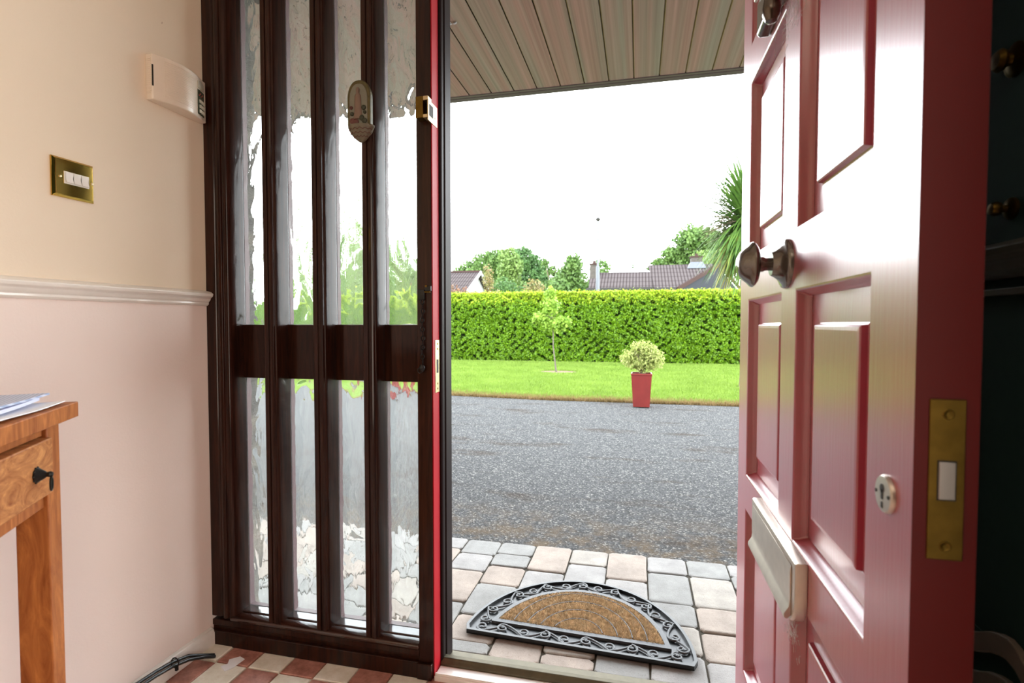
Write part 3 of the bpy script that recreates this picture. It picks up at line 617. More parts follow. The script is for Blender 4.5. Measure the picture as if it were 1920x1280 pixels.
# cable, clip, scrap of paper
s = MB(); base = [(-1.262, .98, .066), (-1.268, 1.083, .062), (-1.268, 1.153, .058), (-1.268, 1.209, .050), (-1.264, 1.258, .038), (-1.250, 1.300, .016), (-1.235, 1.322, .0055)]
s.tube([(x, y, z) for x, y, z in base], .0048, 10); s.tube([(x + .009, y - .006, z - .006 if z > .02 else z) for x, y, z in base], .0048, 10)
cb = s.build('cable', 'cable', smooth=True); tag(cb, 'pair of black cables looping off the baseboard onto the tiles', 'cable')
s = MB(); s.torus((-1.261, 1.209, .049), (0, 1, -.15), .0125, .0020, 18, 6); s.box(-1.258, -1.252, 1.205, 1.212, .028, .040); s.build('cable_tie', 'iron', cb, smooth=True)
s = MB(); s.tube([(-1.290, 1.040, .088), (-1.276, 1.035, .080), (-1.270, 1.055, .062), (-1.262, 1.07, .050)], .003, 8); s.lathe([(.006, 0), (.006, .003), (.003, .006)], (-1.291, 1.041, .09), (1, 0, 0), 12)
tag(s.build('cable_stub', 'cable', smooth=True), 'short black cable end poking from a hole in the left wall', 'cable')
s = MB(); P = [(-1.178, 1.285), (-1.150, 1.268), (-1.138, 1.290), (-1.134, 1.330), (-1.157, 1.338), (-1.178, 1.318), (-1.168, 1.300)]
s.prism(P, 'z', .0022, .0030); tag(s.build('paper_scrap', 'paper_white'), 'torn scrap of white paper lying on the floor tiles', 'paper')
# things on the dark wall
for z, r, lab in ((1.318, .020, 'larger upper round brass hook on the dark wall beside the door edge'), (1.140, .013, 'smaller lower round brass hook on the dark wall beside the door edge')):
    t = thing('coat_hook', lab, 'coat hook', (XR, .775, z), 0, 'round brass hooks on the dark wall'); s = MB(); s.lathe([(r, 0), (r, .003), (r * .85, .005), (r * .35, .007), (r * .3, .014)], (XR, .775, z), (-1, 0, 0), 24); s.build('rosette', 'aged_brass', t, smooth=True)
    s = MB(); s.lathe([(r * .3, .012), (r * .6, .014), (r * .68, .018), (r * .5, .023), (.001, .024)], (XR, .775, z), (-1, 0, 0), 24); s.build('knob', 'aged_brass', t, smooth=True)
rk = thing('wall_rack', 'low pale curved two tier metal rack on the dark wall beside the door edge', 'rack', (XR - .02, .80, .55))
for dz in (0, -.052):
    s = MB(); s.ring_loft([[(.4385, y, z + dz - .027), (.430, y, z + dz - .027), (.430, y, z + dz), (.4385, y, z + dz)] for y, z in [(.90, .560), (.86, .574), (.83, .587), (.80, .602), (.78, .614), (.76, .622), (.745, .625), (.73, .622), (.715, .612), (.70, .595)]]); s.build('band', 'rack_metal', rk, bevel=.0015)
s = MB(); s.box(.4375, .4395, .70, .90, .50, .60); s.build('back_plate', 'dark_green', rk)

# ================================================================= OUTSIDE
s = MB(); s.m = 4; s.box(-5, 4.5, 1.51, 2.342, -.1, -.0065)
for i in range(-27, 24):
    x0 = .2 + i * .16 + .0; x1 = x0 + .16; y = 2.342; rr = random.Random(i * 7 + 3)
    while y > 1.515:
        L = rr.choice([.115, .15, .165, .235]) * rr.uniform(.95, 1.05); y0 = max(1.512, y - L)
        if y0 - 1.512 < .05: y0 = 1.512
        s.m = rr.choice([0, 0, 1, 2, 3, 3, 1]); g = .0028; z = rr.uniform(-.002, .003); q = .011; jt = lambda: rr.uniform(-.0025, .0025)
        a0_, a1_, b0_, b1_ = x0 + g, x1 - g, y0 + g, y - g; mx_, my_ = (a0_ + a1_) / 2, (b0_ + b1_) / 2
        O8 = [(a0_ + q, b0_), (mx_, b0_), (a1_ - q, b0_), (a1_, b0_ + q), (a1_, my_), (a1_, b1_ - q), (a1_ - q, b1_), (mx_, b1_), (a0_ + q, b1_), (a0_, b1_ - q), (a0_, my_), (a0_, b0_ + q)]
        O8 = [(u + jt() * .6, v + jt() * .6) for u, v in O8]
        s.ring_loft([[(u, v, -.02) for u, v in O8], [(u, v, z - .0035) for u, v in O8], [(u + (mx_ - u) * .035, v + (my_ - v) * .04, z - .001) for u, v in O8], [(u + (mx_ - u) * .10, v + (my_ - v) * .11, z) for u, v in O8]])
        y = y0
tag(s.build('paving', ['paver_grey', 'paver_pink', 'paver_cream', 'paver_pale', 'joint_soil']), 'block paved strip outside the doorway in grey and pinkish setts', 'paving', kind='structure')
# doormat
MR = math.radians(-2.5); MO = (-.186, 1.596, .003)
mt = thing('doormat', 'half round black rubber scrollwork doormat with brown coir middle on the paving', 'doormat', MO, MR)
MM = Matrix.Translation(MO) @ Matrix.Rotation(MR, 4, 'Z')
def mpart(mb, name, mat, par=None, **k):
    mb.v = [tuple(MM @ Vector(p)) for p in mb.v]; return mb.build(name, mat, par or mt, **k)
def half(a, b_, y0, n=48):
    # half ellipse of semi axes a, b_, cut off flat at y0
    t0 = math.asin(max(0, min(.99, y0 / b_))); return [(a * math.cos(t), b_ * math.sin(t)) for t in [t0 + (math.pi - 2 * t0) * i / n for i in range(n + 1)]]
MA, MBB = .361, .424
s = MB(); s.prism([(MA - .012, .0)] + half(MA, MBB, .030) + [(-MA + .012, .0)], 'z', 0, .004); mpart(s, 'base_sheet', 'rubber')
def band(o_, i_, z0, z1, name, mat, ch=.0015):
    s = MB(); n = len(o_)
    s.ring_loft([[(*o_[k], z0), (*o_[k], z1 - ch), (o_[k][0] * (1 - ch), o_[k][1] * .998 , z1), (i_[k][0], i_[k][1], z1), (*i_[k], z0)] for k in range(n)] + [[(*o_[0], z0), (*o_[0], z1 - ch), (o_[0][0] * (1 - ch), o_[0][1] * .998, z1), (i_[0][0], i_[0][1], z1), (*i_[0], z0)]], cap=False)
    return mpart(s, name, mat)
O = half(MA, MBB, .030) + [(-MA + .012, 0), (MA - .012, 0)]; I = half(MA - .010, MBB - .010, .030) + [(-MA + .020, .010), (MA - .020, .010)]
band(O, I, .0, .014, 'outer_rim', 'rubber')
O = half(MA - .068, MBB - .068, .070) ; I = half(MA - .084, MBB - .084, .088)
band(O, I, .0, .0125, 'inner_rim', 'rubber_dusty')
s = MB()
def curl(cx, cy, ang, flip, r0=.0215, sc=1.0):
    P = []
    for k in range(20):
        u = k / 19; r = r0 * (1 - .78 * u) * sc; a = ang + flip * u * 2 * math.pi * 1.05; P.append((cx + r * math.cos(a), cy + r * math.sin(a), .0100))
    s.tube(P, [.0042 - .0010 * k / 19 for k in range(20)], 6); s.lathe([(.006, -.002), (.006, .002), (.001, .004)], P[-1], n=8); return P[0]
mid = half(MA - .039, MBB - .039, .05, 400); acc = 0; cur = []; tot = sum(math.dist(mid[i], mid[i + 1]) for i in range(400)); nb = 16; step = tot / nb; nxt = step / 2
for i in range(400):
    dd = math.dist(mid[i], mid[i + 1])
    if acc + dd >= nxt: tx, ty = (mid[i + 1][0] - mid[i][0]) / dd, (mid[i + 1][1] - mid[i][1]) / dd; cur.append((*mid[i], math.atan2(ty, tx))); nxt += step
    acc += dd
def chain_curls(cur):
    for k, (x_, y_, a) in enumerate(cur):
        sg = 1 if k % 2 else -1; nx, ny = -math.sin(a), math.cos(a)
        x2, y2 = x_ + nx * sg * .003, y_ + ny * sg * .003; p0 = curl(x2, y2, a + math.pi / 2 * sg, sg if k % 4 < 2 else -sg)
        if k + 1 < len(cur):
            x3, y3, a3 = cur[k + 1]; n3 = (-math.sin(a3), math.cos(a3)); e = (x3 - n3[0] * sg * .020, y3 - n3[1] * sg * .020)
            P = []
            for j in range(11):
                u = j / 10; w_ = u * u * (3 - 2 * u); P.append((p0[0] + (e[0] - p0[0]) * u + (nx * sg * .006) * math.sin(u * math.pi) , p0[1] + (e[1] - p0[1]) * u + (ny * sg * .006) * math.sin(u * math.pi), .0095))
            s.tube(P, .0036, 6)
chain_curls(cur); chain_curls([(-.305 + k * .61 / 9, .037, 0) for k in range(10)])
mpart(s, 'scrollwork', 'rubber_dusty', smooth=True)
s = MB(); s.prism(half(MA - .083, MBB - .083, .088), 'z', .003, .0085); mpart(s, 'coir_backing', 'coir_dark')
P = []; 
while len(P) < 22000:
    x_, y_ = NP.uniform(-.29, .29), NP.uniform(.088, .345)
    e = (x_ / (MA - .085)) ** 2 + (y_ / (MBB - .085)) ** 2
    if e > .985: continue
    rr_ = math.hypot(x_ / .82, y_ - .06)
    if any(abs(rr_ - q) < .0035 for q in (.10, .155, .21, .265)): continue
    P.append((x_, y_))
P = np.array(P); n = len(P); a = NP.uniform(0, 6.28, n); hgt = NP.uniform(.006, .0105, n); wd = .0013; lean = NP.normal(0, .004, (n, 2))
V = np.stack([np.column_stack([P[:, 0] - np.cos(a) * wd, P[:, 1] - np.sin(a) * wd, np.full(n, .008)]), np.column_stack([P[:, 0] + np.cos(a) * wd, P[:, 1] + np.sin(a) * wd, np.full(n, .008)]), np.column_stack([P + lean, .008 + hgt])], 1).reshape(-1, 3)
Mn = np.array(MM); V = V @ Mn[:3, :3].T + Mn[:3, 3]
cp = fast_mesh('coir_pile', V, np.arange(3 * n).reshape(n, 3), ['coir'], parent=mt); cp['kind'] = 'stuff'
for q in (.10, .155, .21, .265):
    s = MB(); s.tube([(q * .82 * math.cos(t), .06 + q * math.sin(t), .0125) for t in [math.asin(min(1, .035 / q)) + (math.pi - 2 * math.asin(min(1, .035 / q))) * k / 30 for k in range(31)] if (q * math.cos(t) * .82 / (MA - .085)) ** 2 + ((.06 + q * math.sin(t)) / (MBB - .085)) ** 2 < .98], .0017, 6); mpart(s, 'rubber_arc', 'rubber_dusty')
s = MB(); s.add([(-30, 2.335, -.009), (12, 2.335, -.009), (12, 6.95, -.008), (1.2, 6.97, -.008), (0, 7.0, -.008), (-1.4, 7.02, -.008), (-2.7, 7.2, -.008), (-30, 8.4, -.008)], [tuple(range(8))])
s.build('driveway', 'gravel'); tag(C.objects['driveway'], 'wide grey gravel driveway between paving and lawn', 'driveway', kind='structure')
s = MB(); s.add([(-60, 7.0, -.012), (30, 6.9, -.012), (30, 90, -.012), (-60, 90, -.012)], [(0, 1, 2, 3)]); tag(s.build('ground', 'lawn_soil'), 'green ground under the lawn and beyond the hedge', 'ground', kind='structure')
s = MB(); s.add([(-1.62 + r * math.cos(a) * 1.35, 11 + r * math.sin(a) * 1.1, -.004) for a, r in [(k * math.pi / 14, .33 * (1 + .12 * math.sin(k * 2.3))) for k in range(28)]], [tuple(range(28))])
tag(s.build('bare_patch', 'bare_earth'), 'round patch of bare dry earth around the sapling stem', 'earth', kind='structure')
# grass blades
def grass(name, n, yr, xr, h, mat, label, yfun=None):
    X = NP.uniform(*xr, n); Y = yr[0] + (yr[1] - yr[0]) * NP.uniform(0, 1, n) ** 1.15
    if yfun is not None: Y = yfun(X) + np.abs(NP.normal(0, .16, n)) - .05
    else:
        e = np.where(X < -1.4, 7.03 + (-1.4 - X) * .085, 7.0); Y = np.maximum(Y, e + NP.uniform(-.02, .1, n))
        keep = ((X + 1.62) / 1.35) ** 2 + ((Y - 11) / 1.1) ** 2 > .30 ** 2; keep &= (X - 1.72) ** 2 + (Y - 9) ** 2 > .05; X = X[keep]; Y = Y[keep]; n = len(X)
    H = h * NP.uniform(.5, 1.3, n); a = NP.uniform(0, 6.28, n); dx, dy = np.cos(a), np.sin(a); wv_ = .006 + .006 * (Y - 7) / 7
    lx, ly = NP.normal(0, .5, n) * H, NP.normal(0, .5, n) * H; z0 = np.full(n, -.01)
    V = np.stack([np.stack([X - dx * wv_, Y - dy * wv_, z0], 1), np.stack([X + dx * wv_, Y + dy * wv_, z0], 1), np.stack([X + lx, Y + ly, H], 1)], 1).reshape(-1, 3)
    o = fast_mesh(name, V, np.arange(3 * n).reshape(n, 3), [mat]); return tag(o, label, 'grass', kind='stuff')
grass('lawn_grass', 210000, (6.98, 13.85), (-8.5, 2.9), .035, 'grass', 'bright green mown lawn in front of the hedge')
grass('dry_edge_grass', 30000, (0, 0), (-6, 2.9), .035, 'dry_grass', 'dry straw coloured fringe of grass along the driveway edge', yfun=lambda X: np.where(X < -1.4, 7.0 + (-1.4 - X) * .10, 6.98))
# hedge
hg = thing('hedge', 'long clipped bright green hedge at the back of the lawn', 'hedge', (-3, 14.4, 0))
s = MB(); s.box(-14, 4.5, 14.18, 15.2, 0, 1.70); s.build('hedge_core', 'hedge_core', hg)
n = 105000; X = NP.uniform(-9.5, 4.6, n); Z = .02 + 1.82 * NP.uniform(0, 1, n); und = .05 * np.sin(X * 2.1) + .04 * np.sin(X * 5.3 + Z * 3) + .04 * np.sin(Z * 6 + X)
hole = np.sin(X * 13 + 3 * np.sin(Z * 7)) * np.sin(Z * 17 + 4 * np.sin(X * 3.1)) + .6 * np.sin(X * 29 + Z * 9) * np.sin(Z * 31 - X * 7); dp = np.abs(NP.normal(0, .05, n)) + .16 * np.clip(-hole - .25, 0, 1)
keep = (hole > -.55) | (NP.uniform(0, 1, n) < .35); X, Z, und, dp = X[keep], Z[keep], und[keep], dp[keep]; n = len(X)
Pf = np.stack([X, 13.95 + und * .7 + dp, Z], 1); V1, F1 = leaves(Pf, .062, nrm=np.array([0, -.8, .5]), spread=.9, asp=.62)
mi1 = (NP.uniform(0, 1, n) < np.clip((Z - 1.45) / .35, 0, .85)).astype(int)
n2 = 30000; Pt = np.stack([NP.uniform(-9.5, 4.6, n2), NP.uniform(13.95, 15.1, n2), 1.80 + NP.normal(0, .035, n2)], 1); V2, F2 = leaves(Pt, .065, nrm=np.array([0, -.2, 1.]), spread=.9, asp=.6)
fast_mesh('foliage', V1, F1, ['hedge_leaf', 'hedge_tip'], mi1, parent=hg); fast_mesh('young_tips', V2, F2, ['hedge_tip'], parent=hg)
n = 9000; P = np.stack([NP.uniform(-13.5, -9.5, n), 13.98 + np.abs(NP.normal(0, .06, n)), NP.uniform(0, 1.8, n)], 1); V3, F3 = leaves(P, .10, nrm=np.array([0, -.8, .5]), spread=.9); fast_mesh('foliage', V3, F3, ['hedge_leaf'], parent=hg)
# sapling
sa = thing('sapling_tree', 'young sapling with pale green leaves standing on the lawn before the hedge', 'tree', (-1.67, 11, 0))
s = MB(); s.tube([(-1.67, 11, 0), (-1.70, 11, .25), (-1.735, 11, .55), (-1.735, 11, .86), (-1.77, 11, 1.25), (-1.82, 11, 1.7)], [.020, .015, .013, .012, .008, .003], 8)
for a, l, z in ((.3, .3, .95), (2.6, .38, 1.0), (3.4, .42, 1.15), (.2, .26, 1.2), (1.6, .25, 1.3), (4.2, .25, 1.1)):
    s.tube([(-1.745, 11, z - .1), (-1.745 + l * .5 * math.cos(a), 11 + l * .5 * math.sin(a), z + .06), (-1.745 + l * math.cos(a), 11 + l * math.sin(a), z + .08)], [.005, .004, .002], 6)
s.build('trunk', 'pale_bark', sa, smooth=True)
crown('foliage', [(-1.72, 11, .98, .26, .22, .17), (-2.02, 11, 1.12, .20, .2, .14), (-1.5, 11, 1.02, .16, .16, .15), (-1.80, 11, 1.35, .20, .18, .22), (-1.80, 11, 1.62, .13, .12, .17)], 2300, .075, 'sapling_leaf', sa, .1)
# planters
def planter(x, y, label_p, label_v, full=True):
    t = thing('square_planter', label_p, 'planter', (x, y, 0), 0, 'red planters at the lawn edge'); s = MB(); a, b_, h = .097, .121, .405
    ring = lambda q, z: [(x - q, y - q, z), (x + q, y - q, z), (x + q, y + q, z), (x - q, y + q, z)]
    s.ring_loft([ring(a, 0), ring(b_ - .001, h - .022), ring(b_ + .004, h - .02), ring(b_ + .004, h), ring(b_ - .012, h), ring(b_ - .014, h - .03)]); s.build('pot', 'planter_red', t, bevel=.003)
    s = MB(); s.box(x - .107, x + .107, y - .107, y + .107, h - .04, h - .024); s.build('soil', 'soil', t)
    v = thing('potted_shrub', label_v, 'shrub', (x, y, h - .03), 0, 'shrubs in the red planters'); s = MB(); rr = random.Random(int(x * 100))
    for k in range(34):
        an = rr.uniform(0, 6.28); l = rr.uniform(.06, .20); hh = rr.uniform(.18, .32); s.tube([(x + rr.uniform(-.03, .03), y + rr.uniform(-.03, .03), h - .03), (x + math.cos(an) * l * .4, y + math.sin(an) * l * .4, h + hh * .5), (x + math.cos(an) * l, y + math.sin(an) * l, h + hh)], [.004, .003, .0015], 5)
    s.build('stems', 'bark', v, smooth=True)
    crown('foliage', [(x - .13, y, h + .17, .14, .14, .13), (x + .14, y, h + .17, .14, .14, .14), (x, y - .02, h + .12, .13, .13, .13), (x - .02, y, h + .31, .12, .12, .09), (x + .05, y + .02, h + .28, .15, .13, .10)], 4600, .032, 'variegated_leaf', v, .15)
planter(.035, 6.66, 'tall tapered red planter standing at the driveway edge outside the doorway', 'bushy variegated yellow green shrub growing in the planter outside the doorway')
planter(-3.20, 6.80, 'red planter seen dimly through the rightmost lower rippled pane', 'variegated shrub in the planter behind the rippled glass')
# cordyline
cd = thing('cordyline_palm', 'spiky green cordyline palm with drooping yellow leaves behind the door', 'palm tree', (1.72, 9.0, 0)); cx, cy, cz = 1.66, 9.0, 2.68
s = MB(); s.tube([(cx, cy, 0), (cx + .03, cy, .8), (cx - .02, cy, 1.7), (cx, cy, 2.6)], [.12, .10, .09, .08], 12); s.build('trunk', 'bark', cd, smooth=True)
def blades(name, n, el, Lr, droop, mat, wd=.022, z=cz):
    V = []; F = []; rr = random.Random(n)
    for k in range(n):
        az = rr.uniform(0, 6.283); e = rr.uniform(*el); L = rr.uniform(*Lr); dr_ = rr.uniform(*droop); d = Vector((math.cos(az) * math.cos(e), math.sin(az) * math.cos(e), math.sin(e)))
        p = Vector((cx + d.x * .08, cy + d.y * .08, z + rr.uniform(-.25, .15))); sd = Vector((-math.sin(az), math.cos(az), 0)); o = len(V); m_ = 6
        for j in range(m_ + 1):
            t = j / m_; w_ = wd * (1 - t) ** .6 * min(1, .5 + t * 3) + .001; q = p + sd * 0
            V.append(p + sd * w_); V.append(p - sd * w_)
            dd = (d + Vector((0, 0, -dr_ * t * 1.4))).normalized(); p = p + dd * (L / m_)
        for j in range(m_): F.append((o + 2 * j, o + 2 * j + 1, o + 2 * j + 3, o + 2 * j + 2))
    fast_mesh(name, np.array([tuple(v) for v in V]), np.array(F), [mat], parent=cd)
blades('upper_leaves', 640, (-.25, 1.35), (.70, 1.0), (.0, .8), 'cordyline_leaf')
blades('drooping_leaves', 420, (-1.1, -.1), (.70, 1.08), (.5, 1.4), 'cordyline_leaf', .024, cz - .12)
blades('dry_leaves', 160, (-1.25, -.5), (.75, 1.12), (.4, 1.4), 'cordyline_dry', .017, cz - .15)
s = MB(); rr = random.Random(5)
for k in range(34):
    p = Vector((cx - .15, cy - .1, cz - .08)); d = Vector((-1, rr.uniform(-.4, .2), rr.uniform(-.3, .3))).normalized(); P = [p]
    for j in range(5): d = (d + Vector((rr.gauss(0, .2), rr.gauss(0, .2), rr.gauss(0, .22)))).normalized(); P.append(P[-1] + d * .135)
    s.tube(P, [.006, .005, .004, .003, .002, .001], 4)
s.build('seed_stalk', 'bark', cd)
# trees beyond the hedge
def tree(name, label, x, y, blobs, mat, count, size, tr=.18, group=None, shell=.55, tm='bark'):
    t = thing(name, label, 'tree', (x, y, 0), 0, group or 'trees beyond the hedge'); top = max(b_[2] for b_ in blobs); s = MB()
    s.tube([(x, y, 0), (x + .1, y, top * .4), (x, y, top * .75), (x - .05, y, top)], [tr, tr * .8, tr * .5, tr * .15], 8)
    for b_ in blobs: s.tube([(x, y, max(.5, top * .35)), ((x + b_[0]) / 2, (y + b_[1]) / 2, (top * .4 + b_[2]) / 2), (b_[0], b_[1], b_[2])], [tr * .45, tr * .3, tr * .1], 6)
    s.build('trunk', tm, t, smooth=True); crown('foliage', blobs, count, size, mat, t, shell); return t
def bl(Y, *L, k=1): return [(x * k, Y + (i % 3 - 1) * .8, 1 + (z - 1) * k, rx * k, rx * k, rz * k) for i, (x, z, rx, rz) in enumerate(L)]
tree('broadleaf_tree', 'broad mid green tree leftmost of the far clump above the hedge', -20.5, 71, bl(71, (-19.2, 6.2, 2.3, 2.0), (-17.2, 7.4, 2.3, 2.0), (-18.3, 4.5, 3.0, 2.4), (-15.6, 8.0, 1.7, 1.6), (-15.8, 5.5, 2.2, 2.8), k=1.18), 'tree_green', 16000, .42)
tree('pale_tree', 'pale slender tree in the middle of the far clump above the hedge', -13.8, 57, bl(57, (-14.2, 8.0, 1.1, 1.5), (-14.3, 6.2, 1.5, 2.0), (-13.9, 4.3, 1.9, 2.0), (-13.4, 7.4, .9, 1.2), k=.97), 'tree_light', 7500, .34)
tree('dense_tree', 'darker dense tree rightmost of the far clump above the hedge', -13.4, 66, bl(66, (-12.8, 8.2, 1.5, 1.5), (-11.8, 6.8, 1.8, 1.9), (-12.4, 4.5, 2.4, 2.4), (-10.9, 5.6, 1.4, 1.9), k=1.1), 'tree_dark', 13000, .36)
tree('sparse_tree', 'thin open tree with sky showing through between the clump and the chimney', -8.6, 56, bl(56, (-9.6, 7.4, .5, .6), (-9.1, 6.6, .7, .6), (-8.2, 6.0, 1.2, 1.0), (-7.6, 4.4, 2.0, 1.7), (-9.2, 4.2, 1.7, 1.6)), 'tree_green', 4600, .30, shell=.2)
tree('rounded_tree', 'rounded green and orange tinged tree just left of the brick chimney', -6.0, 48, bl(48, (-6.2, 6.7, 1.0, 1.0), (-6.6, 5.5, 1.5, 1.3), (-5.8, 4.2, 1.5, 1.8), (-7.2, 4.0, 1.5, 1.8), k=.92), 'tree_green', 7500, .30, shell=.3)
tree('small_tree', 'small green treetop just right of the brick chimney', -3.7, 54, bl(54, (-3.7, 6.4, 1.0, 1.0), (-3.4, 5.0, 1.0, 1.4)), 'tree_green', 1300, .30)
tree('sparse_sapling', 'very thin treetop showing over the low roof', -.4, 55, bl(55, (-.6, 6.6, .22, .6), (.1, 6.0, .25, .35), (-.9, 5.8, .3, .3)), 'tree_dark', 110, .22, .06, shell=.1)
tree('spreading_tree', 'large spreading green tree behind the chimney of the higher roof', 6.2, 58, bl(58, (5.0, 9.6, 1.7, 1.4), (6.6, 9.6, 1.8, 1.4), (5.6, 7.4, 2.4, 2.0), (8.0, 7.6, 2.4, 2.2), (3.4, 8.2, 1.3, .9), (2.3, 7.5, 1.2, .5), (1.3, 6.7, .8, .2), (3.0, 6.9, .9, .3), (1.2, 5.9, .5, .2)), 'tree_green', 15000, .34, .25, shell=.35)
tree('bright_tree', 'bright yellow green tree low behind the higher roof and the palm', 5.6, 48, bl(48, (5.2, 6.2, 1.1, 1.0), (6.6, 6.2, 1.2, 1.1), (4.6, 5.0, .9, .8)), 'tree_light', 2000, .28)
tree('leafy_tree', 'tall light green tree seen through the second column of rippled panes', -13.6, 22, bl(22, (-11.2, 3.9, .9, .9), (-10.4, 3.2, 1.0, 1.3), (-11.8, 2.8, 1.0, 1.4), (-10.9, 2.0, 1.3, 1.2), k=1.257), 'tree_light', 6500, .15, .09)
tree('leafy_tree', 'light green tree seen through the third column of rippled panes', -8.9, 17.0, bl(17.0, (-9.1, 3.8, .6, .9), (-8.7, 3.0, .9, 1.1), (-9.2, 2.2, 1.0, 1.2)), 'tree_light', 5200, .15, .08)
tree('conifer_tree', 'green tree seen through the rightmost column of rippled panes', -12.9, 30, bl(30, (-12.8, 3.9, 1.0, .8), (-13.1, 2.7, 1.4, 1.4)), 'tree_green', 2600, .22, .1)
def shrub(name, label, x, y, blobs, mat, n, size):
    t = thing(name, label, 'shrub', (x, y, 0), 0, 'shrubs just beyond the hedge'); s = MB(); rr = random.Random(int(x * 10))
    for k in range(9): s.tube([(x, y, 0), (x + rr.uniform(-.4, .4), y, 1.0), (x + rr.uniform(-.9, .9), y, 1.9)], [.03, .02, .008], 5)
    s.build('stems', 'bark', t); crown('foliage', blobs, n, size, mat, t, .35)
shrub('flowering_shrub', 'reddish orange shrub at the far left above the hedge', -8.7, 24.5, [(-9.1, 24.5, 2.25, .75, .6, .8), (-8.3, 24.5, 2.1, .55, .5, .75), (-8.7, 24.5, 1.4, .9, .7, 1)], 'shrub_red', 2600, .12)
shrub('low_shrub', 'low yellow green shrub in front of the white gabled house', -6.6, 21.5, [(-6.9, 21.5, 1.6, .8, .6, .75), (-5.9, 21.5, 1.65, .9, .6, .8), (-5.2, 21.5, 1.4, .7, .5, .8)], 'shrub_orange', 3400, .11)
shrub('round_shrub', 'dark rounded shrub beside the white gabled house', -7.2, 29, [(-7.3, 29, 3.0, .75, .7, .65), (-6.4, 29, 2.4, .8, .6, .7), (-7.2, 29, 1.6, 1, .8, 1.2)], 'tree_dark', 2600, .14)
shrub('autumn_shrub', 'orange tinged shrub in front of the sparse tree above the hedge', -5.2, 27, [(-5.25, 27, 2.6, .6, .5, .75), (-4.6, 27, 1.9, .7, .5, .7), (-5.4, 27, 1.5, .8, .7, 1)], 'shrub_orange', 2400, .13)
shrub('slender_shrub', 'tall thin orange tinged shrub beside the gable of the white house', -9.6, 34, [(-9.75, 34, 4.0, .4, .4, 1.0), (-9.5, 34, 2.8, .6, .5, 1.2), (-9.5, 34, 1.6, .8, .6, 1.2)], 'shrub_orange', 2000, .15)
# houses
ha = thing('gabled_house', 'white rendered bungalow with a brown tiled roof and white gable boards', 'house', (-18, 40, 0))
def quad(mb, a, b_, c, d, th=.12):
    a, b_, c, d = map(Vector, (a, b_, c, d)); n_ = (b_ - a).cross(d - a).normalized() * th
    if n_.z > 0: n_ = -n_
    mb.hexa([a + n_, b_ + n_, c + n_, d + n_, a, b_, c, d])
xe = -12.05
s = MB(); quad(s, (-26, 36.6, 3.35), (xe, 36.6, 3.35), (xe, 40, 5.05), (-26, 40, 5.05)); quad(s, (-26, 43.4, 3.35), (xe, 43.4, 3.35), (xe, 40, 5.05), (-26, 40, 5.05)); s.build('roof', 'roof_tiles', ha)
s = MB(); s.prism([(37.1, 0), (42.9, 0), (42.9, 3.5), (40, 4.95), (37.1, 3.5)], 'x', -25.6, xe - .35); s.build('wall', 'render_white', ha)
s = MB()
for sg in (-1, 1):
    s.hexa([(xe + .0, 40 + sg * 3.45, 3.12), (xe + .08, 40 + sg * 3.45, 3.12), (xe + .08, 40, 4.86), (xe + .0, 40, 4.86), (xe + .0, 40 + sg * 3.45, 3.42), (xe + .08, 40 + sg * 3.45, 3.42), (xe + .08, 40, 5.14), (xe + .0, 40, 5.14)])
s.build('gable_board', 'render_white', ha)
s = MB(); s.prism([(39.85, 5.02), (40.15, 5.02), (40.08, 5.16), (39.92, 5.16)], 'x', -26, xe); s.build('ridge', 'fascia_brown', ha)
hb = thing('tiled_house', 'long low bungalow with ribbed grey brown roofs and two chimneys', 'house', (0, 40, 0))
s = MB(); quad(s, (-3.3, 36, 3.38), (1.25, 36, 3.38), (.95, 38.6, 4.65), (-3.45, 38.6, 4.65)); s.build('low_roof', 'roof_tiles', hb)
s = MB(); quad(s, (.98, 35.6, 3.32), (2.35, 35.6, 3.32), (5.35, 40, 5.24), (.62, 40, 5.24)); s.build('high_roof', 'roof_tiles', hb)
s = MB(); s.hexa([(2.35, 35.55, 3.10), (2.45, 35.55, 3.10), (5.5, 40.0, 5.02), (5.4, 40.0, 5.02), (2.35, 35.55, 3.36), (2.45, 35.55, 3.36), (5.5, 40, 5.30), (5.4, 40, 5.30)]); s.build('verge_board', 'fascia_brown', hb)
s = MB(); A_, R_, C_ = (2.42, 35.72), (5.46, 40.05), (7.66, 43.2); s.ring_loft([[(A_[0] - d, A_[1], 0), (C_[0] - d, C_[1], 0), (C_[0] - d, C_[1], 3.1), (R_[0] - d, R_[1], 4.98), (A_[0] - d, A_[1], 3.08)] for d in (.04, .3)]); s.build('gable_wall', 'render_grey', hb)
s = MB(); s.hexa([(5.4, 40, 5.02), (5.5, 40, 5.02), (7.8, 43.2, 3.1), (7.7, 43.2, 3.1), (5.4, 40, 5.30), (5.5, 40, 5.30), (7.8, 43.2, 3.36), (7.7, 43.2, 3.36)]); s.build('verge_board', 'fascia_brown', hb)
s = MB(); s.box(-3.1, 2.4, 36.5, 41, 0, 3.3); s.build('wall', 'render_grey', hb)
s = MB(); s.box(-3.45, .95, 35.95, 36.02, 3.24, 3.40); s.box(.98, 2.3, 35.55, 35.62, 3.18, 3.34); s.build('gutter', 'slot_dark', hb)
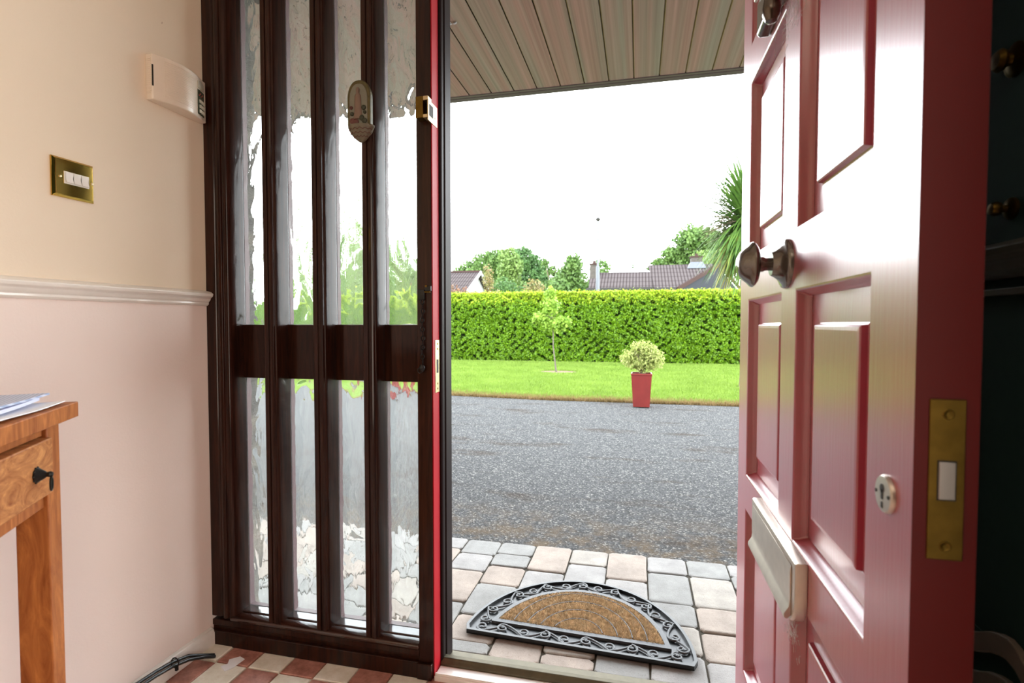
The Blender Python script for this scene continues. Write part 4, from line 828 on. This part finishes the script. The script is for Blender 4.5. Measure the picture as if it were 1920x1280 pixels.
def chimney(x0, x1, y, z0, z1, par, fl=False):
    s = MB(); s.box(x0, x1, y, y + .7, z0, z1); c_ = s.build('chimney', 'brick_grey', par); s = MB(); s.box(x0 - .05, x1 + .05, y - .05, y + .75, z1, z1 + .09); s.lathe([(.12, 0), (.10, .22)], ((x0 + x1) / 2, y + .3, z1 + .08), n=10); s.build('chimney_pot', 'fascia_brown', c_)
    if fl: s = MB(); s.hexa([(x0 - .25, y - .25, z0 + .1), (x1 + .25, y - .25, z0 + .1), (x1 + .25, y + .6, z0 + .2), (x0 - .25, y + .6, z0 + .2), (x0 - .03, y - .03, z0 + .55), (x1 + .03, y - .03, z0 + .55), (x1 + .03, y + .6, z0 + .55), (x0 - .03, y + .6, z0 + .55)]); s.build('flashing', 'lead_flashing', c_)
chimney(-3.35, -2.82, 37.6, 4.0, 5.12, hb); chimney(3.50, 4.25, 39.2, 4.75, 5.62, hb, True)
lp = thing('lamp_post', 'tall slim grey lamp post rising above the hedge in front of the low roof', 'lamp post', (-2.39, 32, 0))
s = MB(); s.tube([(-2.39, 32, 0), (-2.39, 32, 4.4), (-2.39, 32, 4.42), (-2.39, 32, 7.1)], [.13, .11, .055, .045], 12); s.build('pole', 'galvanised', lp, smooth=True)
s = MB(); s.lathe([(.03, -.12), (.15, -.02), (.16, .02), (.03, .14)], (-2.39, 32, 7.15), n=12); s.build('lamp_head', 'slot_dark', lp, smooth=True)
# porch soffit, boards run outwards
s = MB(); ZS = 2.34; pitch = .1345; x = -.713 - pitch * 26
s.m = 2; s.box(-5, 5, 1.62, 3.10, ZS + .03, ZS + .25); s.box(-5, 5, 1.47, 1.62, ZS + .022, ZS + .25)
while x < 4.5:
    s.m = 0; s.box(x + .008, x + pitch, 1.50, 3.03, ZS, ZS + .012)
    s.m = 1; s.add([(x, 1.5, ZS + .010), (x + .008, 1.5, ZS), (x + .008, 3.03, ZS), (x, 3.03, ZS + .010)], [(0, 1, 2, 3)])
    s.m = 2; s.box(x - .003, x + .001, 1.5, 3.035, ZS + .003, ZS + .016)
    x += pitch
tag(s.build('porch_soffit', ['soffit_board', 'soffit_groove', 'soffit_dark']), 'brown grained board soffit under the eaves outside', 'soffit', kind='structure')
s = MB(); s.box(-5, 5, 3.03, 3.055, ZS - .004, ZS + .17); s.prism([(3.055, ZS + .14), (3.055, ZS + .03), (3.075, ZS + .002), (3.115, ZS + .000), (3.14, ZS + .03), (3.15, ZS + .14)], 'x', -5, 5)
tag(s.build('eaves_gutter', 'gutter_brown', bevel=.004), 'brown gutter and fascia running along the edge of the soffit', 'gutter', kind='structure')
s = MB(); rr = random.Random(2)
for _ in range(12): s.lathe([(.001, -.004), (.005, 0), (.001, .004)], (-.822 + rr.gauss(0, .009), 2.29 + rr.gauss(0, .006), ZS - .003 + rr.uniform(-.004, 0)), n=6)
tag(s.build('spider_nest', 'cobweb'), 'tiny white tuft of spider web under the soffit boards', 'cobweb')
